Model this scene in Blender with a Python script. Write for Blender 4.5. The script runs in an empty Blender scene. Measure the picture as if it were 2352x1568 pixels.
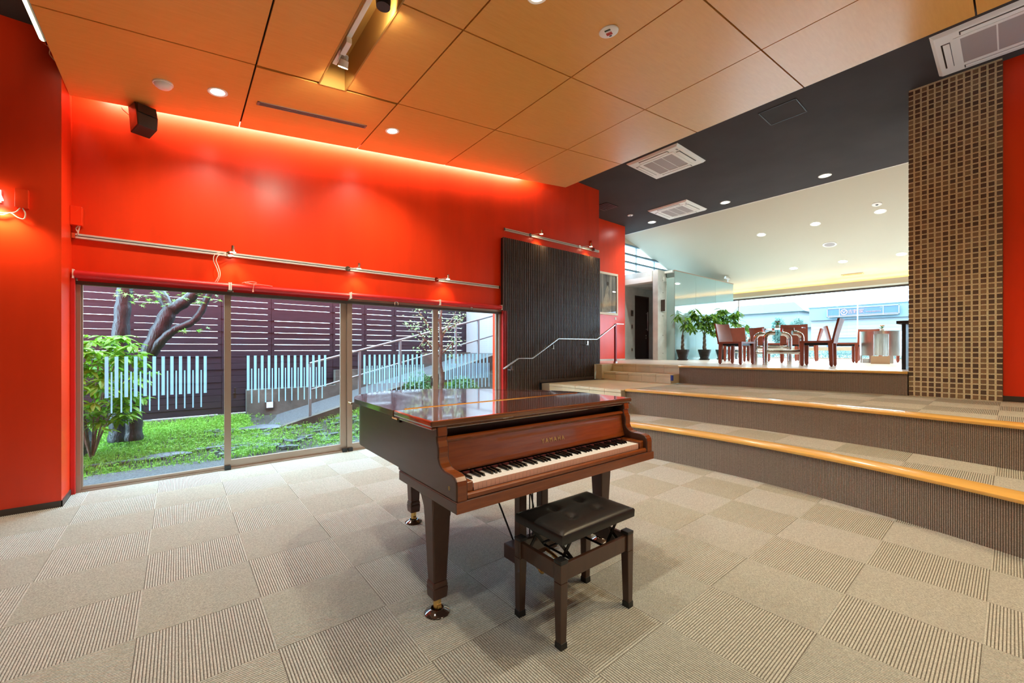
import bpy, bmesh, math, random
from mathutils import Vector, Matrix
random.seed(7)
PI = math.pi
scene = bpy.context.scene
COL = scene.collection
# ------------------------------------------------------------------ camera, sky, exposure
H = 1.348
cam = bpy.data.cameras.new('camera'); cam_o = bpy.data.objects.new('camera', cam); COL.objects.link(cam_o)
cam.sensor_width = 36.0; cam.lens = 36.0*939/2352; cam.shift_y = 19/2352
cam.clip_start = 0.05; cam.clip_end = 400
cam_o.location = (0, 0, H); cam_o.rotation_euler = (PI/2, 0, math.radians(50.75-90))
scene.camera = cam_o
w = bpy.data.worlds.new('overcast_sky'); scene.world = w; w.use_nodes = True
bg = w.node_tree.nodes['Background']; bg.inputs[0].default_value = (0.56, 0.81, 1.0, 1); bg.inputs[1].default_value = 9.0
scene.view_settings.view_transform = 'Standard'; scene.view_settings.look = 'None'
scene.view_settings.exposure = 0.90; scene.view_settings.gamma = 1.0; scene.view_settings.use_curve_mapping = False
scene.cycles.max_bounces = 8; scene.cycles.diffuse_bounces = 4; scene.cycles.glossy_bounces = 4
scene.cycles.transparent_max_bounces = 16; scene.cycles.sample_clamp_indirect = 4.0
scene.cycles.caustics_reflective = False; scene.cycles.caustics_refractive = False
WARM = (1.0, 0.93, 0.74); NEUT = (1.0, 0.93, 0.78); TUNG = (1.0, 0.62, 0.28)
DOWN_W = 80.0        # a ceiling downlight of the hall, also the unseen added spots
STAGE_W = 74.0       # a downlight over the raised floor
WASH_W = 75.0        # the strip behind the ceiling edge, per metre-long tube
COVE_W = 9.0        # the cove strip over the street window, per tube
# ------------------------------------------------------------------ materials
def nodes(name):
    m = bpy.data.materials.new(name); m.use_nodes = True
    nt = m.node_tree; b = nt.nodes['Principled BSDF']
    return m, nt, b
def setp(b, col=None, rough=.5, metal=0, spec=.5, coat=0, coat_r=.05):
    if col: b.inputs['Base Color'].default_value = (*col, 1)
    b.inputs['Roughness'].default_value = rough; b.inputs['Metallic'].default_value = metal
    b.inputs['Specular IOR Level'].default_value = spec
    b.inputs['Coat Weight'].default_value = coat; b.inputs['Coat Roughness'].default_value = coat_r
def coords(nt, scale=(1, 1, 1), kind='Object'):
    tc = nt.nodes.new('ShaderNodeTexCoord'); mp = nt.nodes.new('ShaderNodeMapping')
    mp.inputs['Scale'].default_value = scale; nt.links.new(tc.outputs[kind], mp.inputs[0]); return mp.outputs[0]
def noise(nt, vec, scale=5, detail=4, rough=.55):
    n = nt.nodes.new('ShaderNodeTexNoise'); n.inputs['Scale'].default_value = scale
    n.inputs['Detail'].default_value = detail; n.inputs['Roughness'].default_value = rough
    nt.links.new(vec, n.inputs['Vector']); return n.outputs[0]
def ramp(nt, fac, stops):
    r = nt.nodes.new('ShaderNodeValToRGB'); e = r.color_ramp.elements
    while len(e) < len(stops): e.new(.5)
    for k, (p, c) in enumerate(stops): e[k].position = p; e[k].color = (*c, 1)
    nt.links.new(fac, r.inputs[0]); return r.outputs[0]
def bump(nt, b, h, strength=.2, dist=.01):
    n = nt.nodes.new('ShaderNodeBump'); n.inputs['Strength'].default_value = strength; n.inputs['Distance'].default_value = dist
    nt.links.new(h, n.inputs['Height']); nt.links.new(n.outputs[0], b.inputs['Normal'])
def mat(name, col, rough=.5, metal=0, spec=.5, coat=0, var=None, bmp=None, scale=(1, 1, 1), coat_r=.05):
    """var = (noise scale, darker factor); bmp = (noise scale, strength, distance)"""
    m, nt, b = nodes(name); setp(b, col, rough, metal, spec, coat, coat_r)
    if var or bmp: v = coords(nt, scale)
    if var:
        c2 = tuple(c*var[1] for c in col); hi = tuple(min(1, c*(2-var[1])) for c in col)
        nt.links.new(ramp(nt, noise(nt, v, var[0]), [(.3, c2), (.7, hi)]), b.inputs['Base Color'])
    if bmp: bump(nt, b, noise(nt, v, bmp[0], 3), bmp[1], bmp[2])
    return m
def emit(name, col, s):
    m = bpy.data.materials.new(name); m.use_nodes = True; nt = m.node_tree; nt.nodes.clear()
    e = nt.nodes.new('ShaderNodeEmission'); o = nt.nodes.new('ShaderNodeOutputMaterial')
    e.inputs[0].default_value = (*col, 1); e.inputs[1].default_value = s; nt.links.new(e.outputs[0], o.inputs[0]); return m
def glass(name, tint=(1, 1, 1), ior=1.45, rough=0.0):
    m = bpy.data.materials.new(name); m.use_nodes = True; nt = m.node_tree; nt.nodes.clear()
    t = nt.nodes.new('ShaderNodeBsdfTransparent'); t.inputs[0].default_value = (*tint, 1)
    g = nt.nodes.new('ShaderNodeBsdfGlossy'); g.inputs['Roughness'].default_value = rough
    f = nt.nodes.new('ShaderNodeFresnel'); f.inputs[0].default_value = ior
    x = nt.nodes.new('ShaderNodeMixShader'); o = nt.nodes.new('ShaderNodeOutputMaterial')
    ge = nt.nodes.new('ShaderNodeNewGeometry'); mu = nt.nodes.new('ShaderNodeMath'); mu.operation = 'MULTIPLY_ADD'      # only the outer face of a pane mirrors
    mu.inputs[1].default_value = -1; mu.inputs[2].default_value = 1; nt.links.new(ge.outputs['Backfacing'], mu.inputs[0])
    m2 = nt.nodes.new('ShaderNodeMath'); m2.operation = 'MULTIPLY'; nt.links.new(f.outputs[0], m2.inputs[0]); nt.links.new(mu.outputs[0], m2.inputs[1])
    nt.links.new(m2.outputs[0], x.inputs[0]); nt.links.new(t.outputs[0], x.inputs[1]); nt.links.new(g.outputs[0], x.inputs[2])
    nt.links.new(x.outputs[0], o.inputs[0]); return m
def wood(name, c1, c2, rough=.4, coat=0, stretch=(1, 14, 14), sc=3, coat_r=.05, spec=.5):
    m, nt, b = nodes(name); setp(b, c1, rough, 0, spec, coat, coat_r)
    v = coords(nt, stretch); n = noise(nt, v, sc, 6, .62)
    nt.links.new(ramp(nt, n, [(.28, c1), (.72, c2)]), b.inputs['Base Color']); return m
def leafmat(name, c1, c2, trans=.35):
    m = bpy.data.materials.new(name); m.use_nodes = True; nt = m.node_tree; b = nt.nodes['Principled BSDF']; setp(b, c1, .45)
    oi = nt.nodes.new('ShaderNodeObjectInfo'); tc = coords(nt); n = noise(nt, tc, 9, 2)
    ad = nt.nodes.new('ShaderNodeMath'); ad.operation = 'ADD'; nt.links.new(oi.outputs['Random'], ad.inputs[0]); nt.links.new(n, ad.inputs[1])
    ml = nt.nodes.new('ShaderNodeMath'); ml.operation = 'MULTIPLY'; ml.inputs[1].default_value = .6; nt.links.new(ad.outputs[0], ml.inputs[0])
    c = ramp(nt, ml.outputs[0], [(.2, c1), (.8, c2)]); nt.links.new(c, b.inputs['Base Color'])
    tr = nt.nodes.new('ShaderNodeBsdfTranslucent'); nt.links.new(c, tr.inputs[0])
    x = nt.nodes.new('ShaderNodeMixShader'); x.inputs[0].default_value = trans
    nt.links.new(b.outputs[0], x.inputs[1]); nt.links.new(tr.outputs[0], x.inputs[2]); nt.links.new(x.outputs[0], nt.nodes['Material Output'].inputs[0]); return m
RED = mat('red_wall_paint', (.88, .048, .008), .30, spec=.45, var=(1.1, .90), bmp=(3.0, .06, .02), scale=(2.5, 2.5, .35))
REDTRIM = mat('red_trim_paint', (.60, .025, .02), .35)
REDCLOTH = mat('red_blind_cloth', (.62, .018, .02), .42, bmp=(180, .1, .002))
WOODC = wood('ceiling_veneer', (.78, .36, .075), (.84, .42, .10), .34, stretch=(1.2, 20, 20), sc=2.2, spec=.5, coat=.25, coat_r=.22)
DARK = mat('dark_ceiling_paint', (.058, .047, .045), .85, spec=.2, var=(1.5, .9))
CREAM = mat('cream_ceiling_paint', (.56, .50, .385), .75)
CONC = mat('concrete', (.64, .71, .69), .8, var=(2.2, .8), bmp=(30, .15, .01))
CONCO = mat('weathered_concrete', (.085, .085, .07), .9, var=(2.5, .55), bmp=(25, .3, .02))
WHITE = mat('white_plastic', (.90, .88, .84), .4)
WHITEW = mat('white_render', (.30, .31, .31), .85, bmp=(60, .1, .01))
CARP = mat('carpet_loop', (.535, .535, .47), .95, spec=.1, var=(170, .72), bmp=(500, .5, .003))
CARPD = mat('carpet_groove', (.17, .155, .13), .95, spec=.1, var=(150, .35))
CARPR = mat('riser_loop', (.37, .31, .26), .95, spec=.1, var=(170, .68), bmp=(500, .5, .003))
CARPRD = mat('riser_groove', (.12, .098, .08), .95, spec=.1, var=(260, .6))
NOSE = wood('oak_nosing', (.80, .44, .10), (.90, .55, .15), .25, coat=.5, stretch=(10, 1, 10), sc=4, coat_r=.12)
STILE = mat('buff_floor_tile', (.74, .66, .45), .35, var=(3, .9))
GROUT = mat('grout', (.36, .31, .24), .9)
PLAT = mat('pale_floor_tile', (.82, .81, .77), .28, var=(2, .93))
ALU = mat('bronze_aluminium', (.42, .32, .25), .38, metal=.55)
ALUD = mat('dark_aluminium', (.075, .06, .05), .45, metal=.3)
CHROME = mat('chrome', (.78, .76, .73), .10, metal=1)
STEEL = mat('brushed_steel', (.62, .60, .56), .30, metal=1, var=(8, .8), scale=(1, 1, .3))
TRACKM = mat('track_metal', (.78, .74, .68), .35, metal=.15)
BLACK = mat('black_plastic', (.016, .015, .015), .4)
BLACKM = mat('black_metal', (.02, .02, .02), .35, metal=.5)
SLAT = mat('dark_stained_slat', (.088, .062, .050), .42, var=(30, .8))
SLATB = mat('slat_backing', (.010, .008, .008), .8)
LEATHER = mat('black_leather', (.010, .0095, .0095), .32, bmp=(60, .12, .004))
CAB = mat('russet_leather', (.27, .060, .028), .38, spec=.5, var=(5, .85))
PWOOD = wood('walnut_veneer', (.165, .034, .006), (.26, .062, .010), .25, coat=.5, stretch=(2.2, 26, 26), sc=2.0, coat_r=.03)
PLID_IOR = 1.85
PSIDE = wood('walnut_satin', (.072, .030, .019), (.092, .040, .026), .34, stretch=(10, 1.2, 10), sc=2.0)
PLID = wood('walnut_polish', (.105, .028, .009), (.155, .045, .014), .16, coat=1.0, stretch=(2, 18, 18), sc=1.6, coat_r=.05)
PLID.node_tree.nodes['Principled BSDF'].inputs['Coat IOR'].default_value = PLID_IOR
BWOOD = wood('bench_wood', (.050, .020, .010), (.075, .030, .014), .3, coat=.4, stretch=(12, 12, 2), sc=2.5)
IVORY = mat('white_key', (.95, .94, .92), .22)
KEYF = mat('key_front', (.72, .40, .31), .3)  # pink is the wood's reflection, painted into the colour
EBONY = mat('black_key', (.008, .008, .008), .18)
BRASS = mat('brass', (.80, .50, .16), .22, metal=1)
GOLDL = mat('gold_lettering', (.72, .50, .20), .4, metal=.4)
CUP = mat('brown_caster_cup', (.055, .034, .026), .12, coat=1)
GLASSW = glass('window_glass', (.985, .995, 1.0))
GLASST = glass('table_glass', (.90, .97, .95))
PGLASS = mat('painted_glass', (.36, .56, .57), .04, spec=.5)
FROST = leafmat('frosted_film', (.58, .77, .87), (.60, .79, .88), .58)
FENCE = wood('stained_fence_board', (.012, .009, .015), (.028, .019, .029), .38, stretch=(2, 20, 20), sc=2)
BARK = mat('wet_bark', (.018, .021, .027), .45, var=(12, .5), bmp=(40, .6, .02), scale=(1, 1, .35))
BARK2 = mat('grey_bark', (.13, .115, .09), .8, var=(14, .6), bmp=(40, .4, .02))
SOIL = mat('garden_soil', (.035, .034, .026), .95, var=(7, .5), bmp=(40, .6, .03))
ROCK = mat('slate_stone', (.075, .095, .11), .45, var=(6, .6), bmp=(20, .5, .02))
GRAVEL = mat('grey_gravel', (.075, .082, .086), .9, var=(60, .45), bmp=(90, .8, .02))
GRASS = leafmat('grass_blade', (.07, .25, .018), (.23, .48, .06), .4)
LEAFA = leafmat('aucuba_leaf', (.055, .22, .014), (.25, .52, .035), .38)
LEAFB = leafmat('olive_leaf', (.20, .34, .13), (.42, .55, .28), .4)
LEAFM = leafmat('maple_leaf', (.10, .28, .04), (.22, .42, .08), .5)
LEAFP = leafmat('money_tree_leaf', (.035, .15, .015), (.17, .36, .03), .3)
LEAFS = leafmat('street_leaf', (.07, .15, .12), (.14, .22, .18), .4)
RAILG = mat('grey_rail_paint', (.20, .25, .27), .4)
POT = mat('black_pot', (.018, .016, .013), .5)
def brickmat():
    m, nt, b = nodes('brown_brick'); setp(b, (.1, .05, .03), .55)
    oi = nt.nodes.new('ShaderNodeObjectInfo'); v = coords(nt, (1, 1, 1), 'Generated'); n = noise(nt, v, 2.3, 3)
    ge = nt.nodes.new('ShaderNodeNewGeometry')
    a1 = nt.nodes.new('ShaderNodeMath'); a1.operation = 'ADD'; nt.links.new(oi.outputs['Random'], a1.inputs[0]); nt.links.new(ge.outputs['Random Per Island'], a1.inputs[1])
    fr = nt.nodes.new('ShaderNodeMath'); fr.operation = 'FRACT'; nt.links.new(a1.outputs[0], fr.inputs[0])
    c = ramp(nt, fr.outputs[0], [(0, (.105, .066, .046)), (.35, (.16, .10, .066)), (.65, (.25, .165, .095)), (1, (.36, .25, .14))])
    mx = nt.nodes.new('ShaderNodeMix'); mx.data_type = 'RGBA'; mx.blend_type = 'MULTIPLY'; mx.inputs['Factor'].default_value = .5
    nt.links.new(c, mx.inputs['A']); nt.links.new(ramp(nt, n, [(.3, (.6, .6, .6)), (.7, (1, 1, 1))]), mx.inputs['B'])
    nt.links.new(mx.outputs['Result'], b.inputs['Base Color']); return m
BRICK = brickmat()
MORTAR = mat('sand_mortar', (.90, .77, .53), .95, var=(120, .75), bmp=(200, .5, .005))
L_DOWN = emit('downlight_lens', (1, .88, .68), 16); L_STAGE = emit('stage_lens', (1, .97, .90), 30)
L_SPOT = emit('halogen_lens', (1, .80, .5), 30); L_STRIP = emit('strip_tube', (1, .80, .52), 2.6); L_COVE = emit('cove_tube', (1, .74, .34), 10)
# ------------------------------------------------------------------ mesh builder
class MB:
    def __init__(s): s.v = []; s.f = []; s.m = []
    def add(s, vs, fs, mi=0, M=None):
        o = len(s.v)
        for p in vs:
            p = Vector(p); s.v.append(tuple(M @ p) if M else tuple(p))
        for f in fs: s.f.append([o+i for i in f]); s.m.append(mi)
        return s
    def box(s, x0, x1, y0, y1, z0, z1, mi=0, M=None):
        return s.add([(x0, y0, z0), (x1, y0, z0), (x1, y1, z0), (x0, y1, z0), (x0, y0, z1), (x1, y0, z1), (x1, y1, z1), (x0, y1, z1)],
                     [(3, 2, 1, 0), (4, 5, 6, 7), (0, 1, 5, 4), (1, 2, 6, 5), (2, 3, 7, 6), (3, 0, 4, 7)], mi, M)
    def cbox(s, c, d, mi=0, M=None):
        return s.box(c[0]-d[0]/2, c[0]+d[0]/2, c[1]-d[1]/2, c[1]+d[1]/2, c[2]-d[2]/2, c[2]+d[2]/2, mi, M)
    def frustum(s, c0, d0, c1, d1, mi=0):
        vs = []
        for c, d in ((c0, d0), (c1, d1)):
            for sx, sy in ((-1, -1), (1, -1), (1, 1), (-1, 1)): vs.append((c[0]+sx*d[0]/2, c[1]+sy*d[1]/2, c[2]))
        return s.add(vs, [(3, 2, 1, 0), (4, 5, 6, 7), (0, 1, 5, 4), (1, 2, 6, 5), (2, 3, 7, 6), (3, 0, 4, 7)], mi)
    def bar(s, p0, p1, w, h, mi=0, up=(0, 0, 1)):
        p0, p1 = Vector(p0), Vector(p1); d = (p1-p0); L = d.length; d.normalize(); u = Vector(up)
        r = d.cross(u)
        if r.length < 1e-4: r = d.cross(Vector((0, 1, 0)))
        r.normalize(); u = r.cross(d)
        M = Matrix((( r.x, d.x, u.x, p0.x), (r.y, d.y, u.y, p0.y), (r.z, d.z, u.z, p0.z), (0, 0, 0, 1)))
        return s.box(-w/2, w/2, 0, L, -h/2, h/2, mi, M)
    def tube(s, pts, r, n=10, mi=0, cap=True):
        pts = [Vector(p) for p in pts]; k = len(pts); rs = r if isinstance(r, (list, tuple)) else [r]*k
        o = len(s.v); N = None
        for i, p in enumerate(pts):
            d = (pts[min(i+1, k-1)]-pts[max(i-1, 0)]).normalized()
            if N is None:
                N = d.cross(Vector((0, 0, 1)))
                if N.length < 1e-3: N = d.cross(Vector((1, 0, 0)))
            N = (N-d*N.dot(d)).normalized(); B = d.cross(N)
            for j in range(n):
                a = 2*PI*j/n; s.v.append(tuple(p+(N*math.cos(a)+B*math.sin(a))*rs[i]))
        for i in range(k-1):
            for j in range(n):
                a = o+i*n+j; b = o+i*n+(j+1) % n; s.f.append([a, b, b+n, a+n]); s.m.append(mi)
        if cap:
            s.f.append([o+j for j in range(n)][::-1]); s.m.append(mi); s.f.append([o+(k-1)*n+j for j in range(n)]); s.m.append(mi)
        return s
    def lathe(s, prof, n=24, mi=0, M=None, cap=True):
        vs = []; fs = []; k = len(prof)
        for r, z in prof:
            for j in range(n): a = 2*PI*j/n; vs.append((r*math.cos(a), r*math.sin(a), z))
        for i in range(k-1):
            for j in range(n): a = i*n+j; b = i*n+(j+1) % n; fs.append((a, b, b+n, a+n))
        if cap: fs.append(tuple(range(n))[::-1]); fs.append(tuple((k-1)*n+j for j in range(n)))
        return s.add(vs, fs, mi, M)
    def prism(s, poly, a, b, axis='z', mi=0, M=None):
        n = len(poly)
        def P(p, t): return {'z': (p[0], p[1], t), 'x': (t, p[0], p[1]), 'y': (p[0], t, p[1])}[axis]
        vs = [P(p, a) for p in poly]+[P(p, b) for p in poly]
        fs = [tuple(range(n))[::-1], tuple(range(n, 2*n))]+[(i, (i+1) % n, n+(i+1) % n, n+i) for i in range(n)]
        return s.add(vs, fs, mi, M)
    def quad(s, a, b, c, d, mi=0): return s.add([a, b, c, d], [(0, 1, 2, 3)], mi)
    def mesh(s, name, mats, smooth=False, fix=True):
        me = bpy.data.meshes.new(name); me.from_pydata(s.v, [], s.f)
        for m in (mats if isinstance(mats, (list, tuple)) else [mats]): me.materials.append(m)
        me.polygons.foreach_set('material_index', s.m)
        if fix:
            b = bmesh.new(); b.from_mesh(me); bmesh.ops.recalc_face_normals(b, faces=b.faces); b.to_mesh(me); b.free()
        if smooth:
            me.polygons.foreach_set('use_smooth', [True]*len(me.polygons)); me.set_sharp_from_angle(angle=math.radians(38))
        me.update(); return me
def link(name, me, parent=None, loc=(0, 0, 0), rot=(0, 0, 0), bevel=0, seg=2):
    o = bpy.data.objects.new(name, me); COL.objects.link(o); o.location = loc; o.rotation_euler = rot
    if parent: o.parent = parent
    if bevel:
        b = o.modifiers.new('bevel', 'BEVEL'); b.width = bevel; b.segments = seg; b.limit_method = 'ANGLE'; b.angle_limit = math.radians(35)
        b.harden_normals = False
    return o
def part(name, mb, mats, parent, loc=(0, 0, 0), rot=(0, 0, 0), smooth=False, bevel=0, seg=2):
    return link(name, mb.mesh(name, mats, smooth), parent, loc, rot, bevel, seg)
def tag(o, label, cat, group=None):
    o['label'] = label; o['category'] = cat
    if group: o['group'] = group
    return o
def thing(name, label, cat, loc=(0, 0, 0), rotz=0, group=None):
    o = bpy.data.objects.new(name, None); COL.objects.link(o); o.location = loc; o.rotation_euler = (0, 0, rotz); o.empty_display_size = .1
    return tag(o, label, cat, group)
def single(name, mb, mats, label, cat, group=None, **k): return tag(part(name, mb, mats, None, **k), label, cat, group)
def struct(name, mb, mats, parent=None, **k):
    o = part(name, mb, mats, parent, **k)
    if not parent: o['kind'] = 'structure'
    return o
def kids(o): return [c for c in list(o.children)]
def dup(root, loc, rotz=0, label=None, group=None):
    def cp(o, par):
        c = o.copy(); COL.objects.link(c)
        if par: c.parent = par
        for ch in list(o.children): cp(ch, c)
        return c
    r = cp(root, None); r.location = loc; r.rotation_euler = (0, 0, rotz)
    if label: r['label'] = label
    if group: r['group'] = group
    return r
def spot(name, loc, to, watts, col, size=110, blend=.7, rad=.05):
    l = bpy.data.lights.new(name, 'SPOT'); l.energy = watts; l.color = col; l.spot_size = math.radians(size); l.spot_blend = blend; l.shadow_soft_size = rad
    o = bpy.data.objects.new(name, l); COL.objects.link(o); o.location = loc
    o.rotation_euler = (Vector(to)-Vector(loc)).to_track_quat('-Z', 'Y').to_euler(); return o
def area(name, loc, to, sx, sy, watts, col, roll=None):
    l = bpy.data.lights.new(name, 'AREA'); l.shape = 'RECTANGLE'; l.size = sx; l.size_y = sy; l.energy = watts; l.color = col
    o = bpy.data.objects.new(name, l); COL.objects.link(o); o.location = loc
    o.rotation_euler = (Vector(to)-Vector(loc)).to_track_quat('-Z', 'Y').to_euler(); return o
def spline(pts, n=6, closed=False):
    pts = [Vector(p) for p in pts]; out = []; k = len(pts)
    for i in range(k if closed else k-1):
        g = (lambda j: pts[j % k]) if closed else (lambda j: pts[max(0, min(k-1, j))])
        p0, p1, p2, p3 = g(i-1), g(i), g(i+1), g(i+2)
        for t in range(n):
            t /= n; out.append(.5*((2*p1)+(p2-p0)*t+(2*p0-5*p1+4*p2-p3)*t*t+(3*p1-p0-3*p2+p3)*t**3))
    if not closed: out.append(pts[-1])
    return out
def textmesh(name, s, size, mats, parent, loc, rot, sx=1.0, ext=.002, space=1.0):
    cu = bpy.data.curves.new(name, 'FONT'); cu.body = s; cu.size = size; cu.extrude = ext; cu.align_x = 'CENTER'; cu.align_y = 'CENTER'; cu.space_character = space
    o = bpy.data.objects.new(name, cu); COL.objects.link(o)
    dg = bpy.context.evaluated_depsgraph_get(); me = bpy.data.meshes.new_from_object(o.evaluated_get(dg)); me.name = name
    bpy.data.objects.remove(o); bpy.data.curves.remove(cu); me.materials.clear(); me.materials.append(mats)
    r = link(name, me, parent, loc, rot); r.scale = (sx, 1, 1); return r
# ================================================================== THE SHELL
Z1, Z2, Z3 = .385, .745, 1.06
def xf1(y): return -1.243+math.sqrt(max(.1, 5.83**2-(y-2.05)**2))
def xf2(y): return -4.32+math.sqrt(max(.1, 9.72**2-(y-2.05)**2))
def xf3(y):
    P = [(-4, 7.45), (.9, 7.42), (1.4, 7.38), (2.1, 7.26), (2.95, 7.13), (3.83, 7.03), (9, 7.03)]
    for (a, xa), (b, xb) in zip(P, P[1:]):
        if y <= b: return xa+(xb-xa)*(y-a)/(b-a)
    return 7.03
# ---- hall floor
floor = struct('floor', MB().box(-4, 5.3, -4, 5.6, -.25, 0), CARP)
NR = 43
def rib_tile(x0, x1, y0, y1, along='y', z=.0038, inside=None):
    """a loop-pile carpet tile: rows of ribs with a dark groove between them"""
    mb = MB(); L = (x1-x0) if along == 'y' else (y1-y0); n = max(2, round(L/.5*NR)); p = L/n
    for i in range(n):
        a = (x0 if along == 'y' else y0)+i*p
        lo, hi = (y0, y1) if along == 'y' else (x0, x1)
        if inside:
            ok = [t for t in [lo+(hi-lo)*k/40 for k in range(41)] if (inside(a+p/2, t) if along == 'y' else inside(t, a+p/2))]
            if len(ok) < 2: continue
            lo, hi = min(ok), max(ok)
        prof = [(a, .001), (a+.30*p, .001), (a+.36*p, z*.82), (a+.66*p, z), (a+.95*p, z*.82), (a+p, .001)]
        vs = []
        for t in (lo, hi):
            for q, zz in prof: vs.append((q, t, zz) if along == 'y' else (t, q, zz))
        fs = [(k, k+1, k+7, k+6) for k in range(5)]
        if along != 'y': fs = [f[::-1] for f in fs]
        o = len(mb.v); mb.v += vs
        for k, f in enumerate(fs): mb.f.append([o+j for j in f]); mb.m.append(1 if k == 0 else 0)
        for e in (0, 6): mb.f.append([o+e+k for k in ((1, 2, 3, 4, 5) if (e == 0) == (along == 'y') else (5, 4, 3, 2, 1))]); mb.m.append(0)
    return mb
tileY = rib_tile(-.2492, .2492, -.2492, .2492, 'y').mesh('carpet_tile', [CARP, CARPD], fix=False)
tileX = rib_tile(-.2492, .2492, -.2492, .2492, 'x').mesh('carpet_tile', [CARP, CARPD], fix=False)
def cell(i, j): return -.152+.5*i, 5.085-.5*j          # cell i: x from, j: y to
for i in range(-4, 10):
    for j in range(-1, 12):
        x, y = cell(i, j)
        if y-.25 > 5.34 and (x < -.7 or x > 4.2): continue
        if x+.25 > xf1(y-.25)+.5: continue
        if y > 5.5:   # the row cut short by the window sill
            link('carpet_tile', rib_tile(-.2492, .2492, -.2492, .242, 'y' if (i+j) % 2 else 'x').mesh('carpet_tile', [CARP, CARPD], fix=False), floor, (x+.25, y-.25, 0)); continue
        link('carpet_tile', tileY if (i+j) % 2 else tileX, floor, (x+.25, y-.25, 0))
# ---- seating steps
YE = 3.715; YS = -2.6
def step_body(name, xf, z0, z1, xb):
    ys = [YS+(YE-YS)*k/28 for k in range(29)]
    poly = [(xf(y)+.02, y) for y in ys]+[(xb, YE), (xb, YS)]
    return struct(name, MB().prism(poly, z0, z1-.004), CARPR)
def riser_panels(step, xf, z0, z1, ye, ys, drop=.03):
    y = ye
    while y > ys+.05:
        ya = max(ys, y-.5); n = round((y-ya)/.5*NR); mb = MB(); vs = []; p = (y-ya)/max(1, n); k = 0
        for i in range(n):
            for f, d in ((0, .001), (.30, .001), (.38, .0034), (.66, .0040), (.93, .0034)):
                yy = y-(i+f)*p; x = xf(yy)+.018-d
                vs += [(x, yy, z0), (x, yy, z1-drop)]
        yy = ya; x = xf(yy)+.017; vs += [(x, yy, z0), (x, yy, z1-drop)]
        mb.v = vs
        for q in range(len(vs)//2-1): mb.f.append([2*q, 2*q+2, 2*q+3, 2*q+1]); mb.m.append(1 if q % 5 == 0 else 0)
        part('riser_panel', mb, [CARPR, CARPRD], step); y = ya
def nosing(step, xf, z1, ye, ys, d=.20, th=.032, over=.012):
    ys_ = [ys+(ye-ys)*k/40 for k in range(41)]; mb = MB(); prof = [(-over, -th), (-over-.006, -th*.55), (-over-.004, -.008), (-over+.008, 0), (d, .0), (d, -.006), (.03, -th)]
    n = len(prof)
    for y in ys_:
        e = .01; s = (xf(y+e)-xf(y-e))/(2*e); L = math.hypot(1, s); nx, ny = 1/L, -s/L
        for q, z in prof: mb.v.append((xf(y)+q*nx, y+q*ny, z1+z+.006))
    for i in range(len(ys_)-1):
        for k in range(n): a = i*n+k; b = i*n+(k+1) % n; mb.f.append([a, b, b+n, a+n]); mb.m.append(0)
    mb.f.append(list(range(n))); mb.m.append(0); mb.f.append([(len(ys_)-1)*n+k for k in range(n)]); mb.m.append(0)
    o = part('nosing_board', mb, NOSE, step, smooth=True); return o
def tread_tiles(step, z, xf, xb, flip=0, off=(0, 0)):
    for i in range(6, 16):
        for j in range(2, 16):
            x, y = cell(i, j); x += off[0]; y += off[1]
            if y-.5 < YS: continue
            ins = lambda a, b: xf(b)+.10 < a < xb(b)+.03 and b < YE
            pts = [(x+.5*a/6, y-.5*b/6) for a in range(7) for b in range(7)]
            c = [ins(*p) for p in pts]
            if not any(c): continue
            mb = rib_tile(x, x+.498, y-.498, min(y, YE), 'y' if (i+j+flip) % 2 else 'x', inside=None if all(c) else ins)
            if mb.v: link('carpet_tile', mb.mesh('carpet_tile', [CARP, CARPD], fix=False), step, (0, 0, z))
s1 = step_body('seating_step', xf1, 0, Z1, 6.0); riser_panels(s1, xf1, 0, Z1, YE, -1.4); nosing(s1, xf1, Z1, YE, YS); tread_tiles(s1, Z1-.004, xf1, xf2)
s2 = step_body('seating_step', xf2, 0, Z2, 7.9); riser_panels(s2, xf2, Z1, Z2, YE, -1.4); nosing(s2, xf2, Z2, YE, YS, d=.19); tread_tiles(s2, Z2-.004, xf2, xf3, flip=1)
# raised floor (its front edge is the third riser)
ys = [-4+(3.83+4)*k/24 for k in range(25)]
plat = struct('floor', MB().prism([(8.0, -4), (8.0, .86)]+[(xf3(y)+.05, y) for y in ys if y > .87]+[(7.11, 3.83), (7.11, 7.6), (16.2, 7.6), (16.2, -4)], 0, Z3), PLAT)
def xf3b(y): return xf3(y)
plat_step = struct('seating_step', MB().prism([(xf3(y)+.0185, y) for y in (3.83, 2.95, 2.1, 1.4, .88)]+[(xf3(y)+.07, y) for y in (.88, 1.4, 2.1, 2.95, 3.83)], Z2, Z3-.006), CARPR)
riser_panels(plat_step, xf3, Z2, Z3, 3.825, .875); nosing(plat_step, xf3, Z3-.004, 3.83, .87, d=.10)
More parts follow.
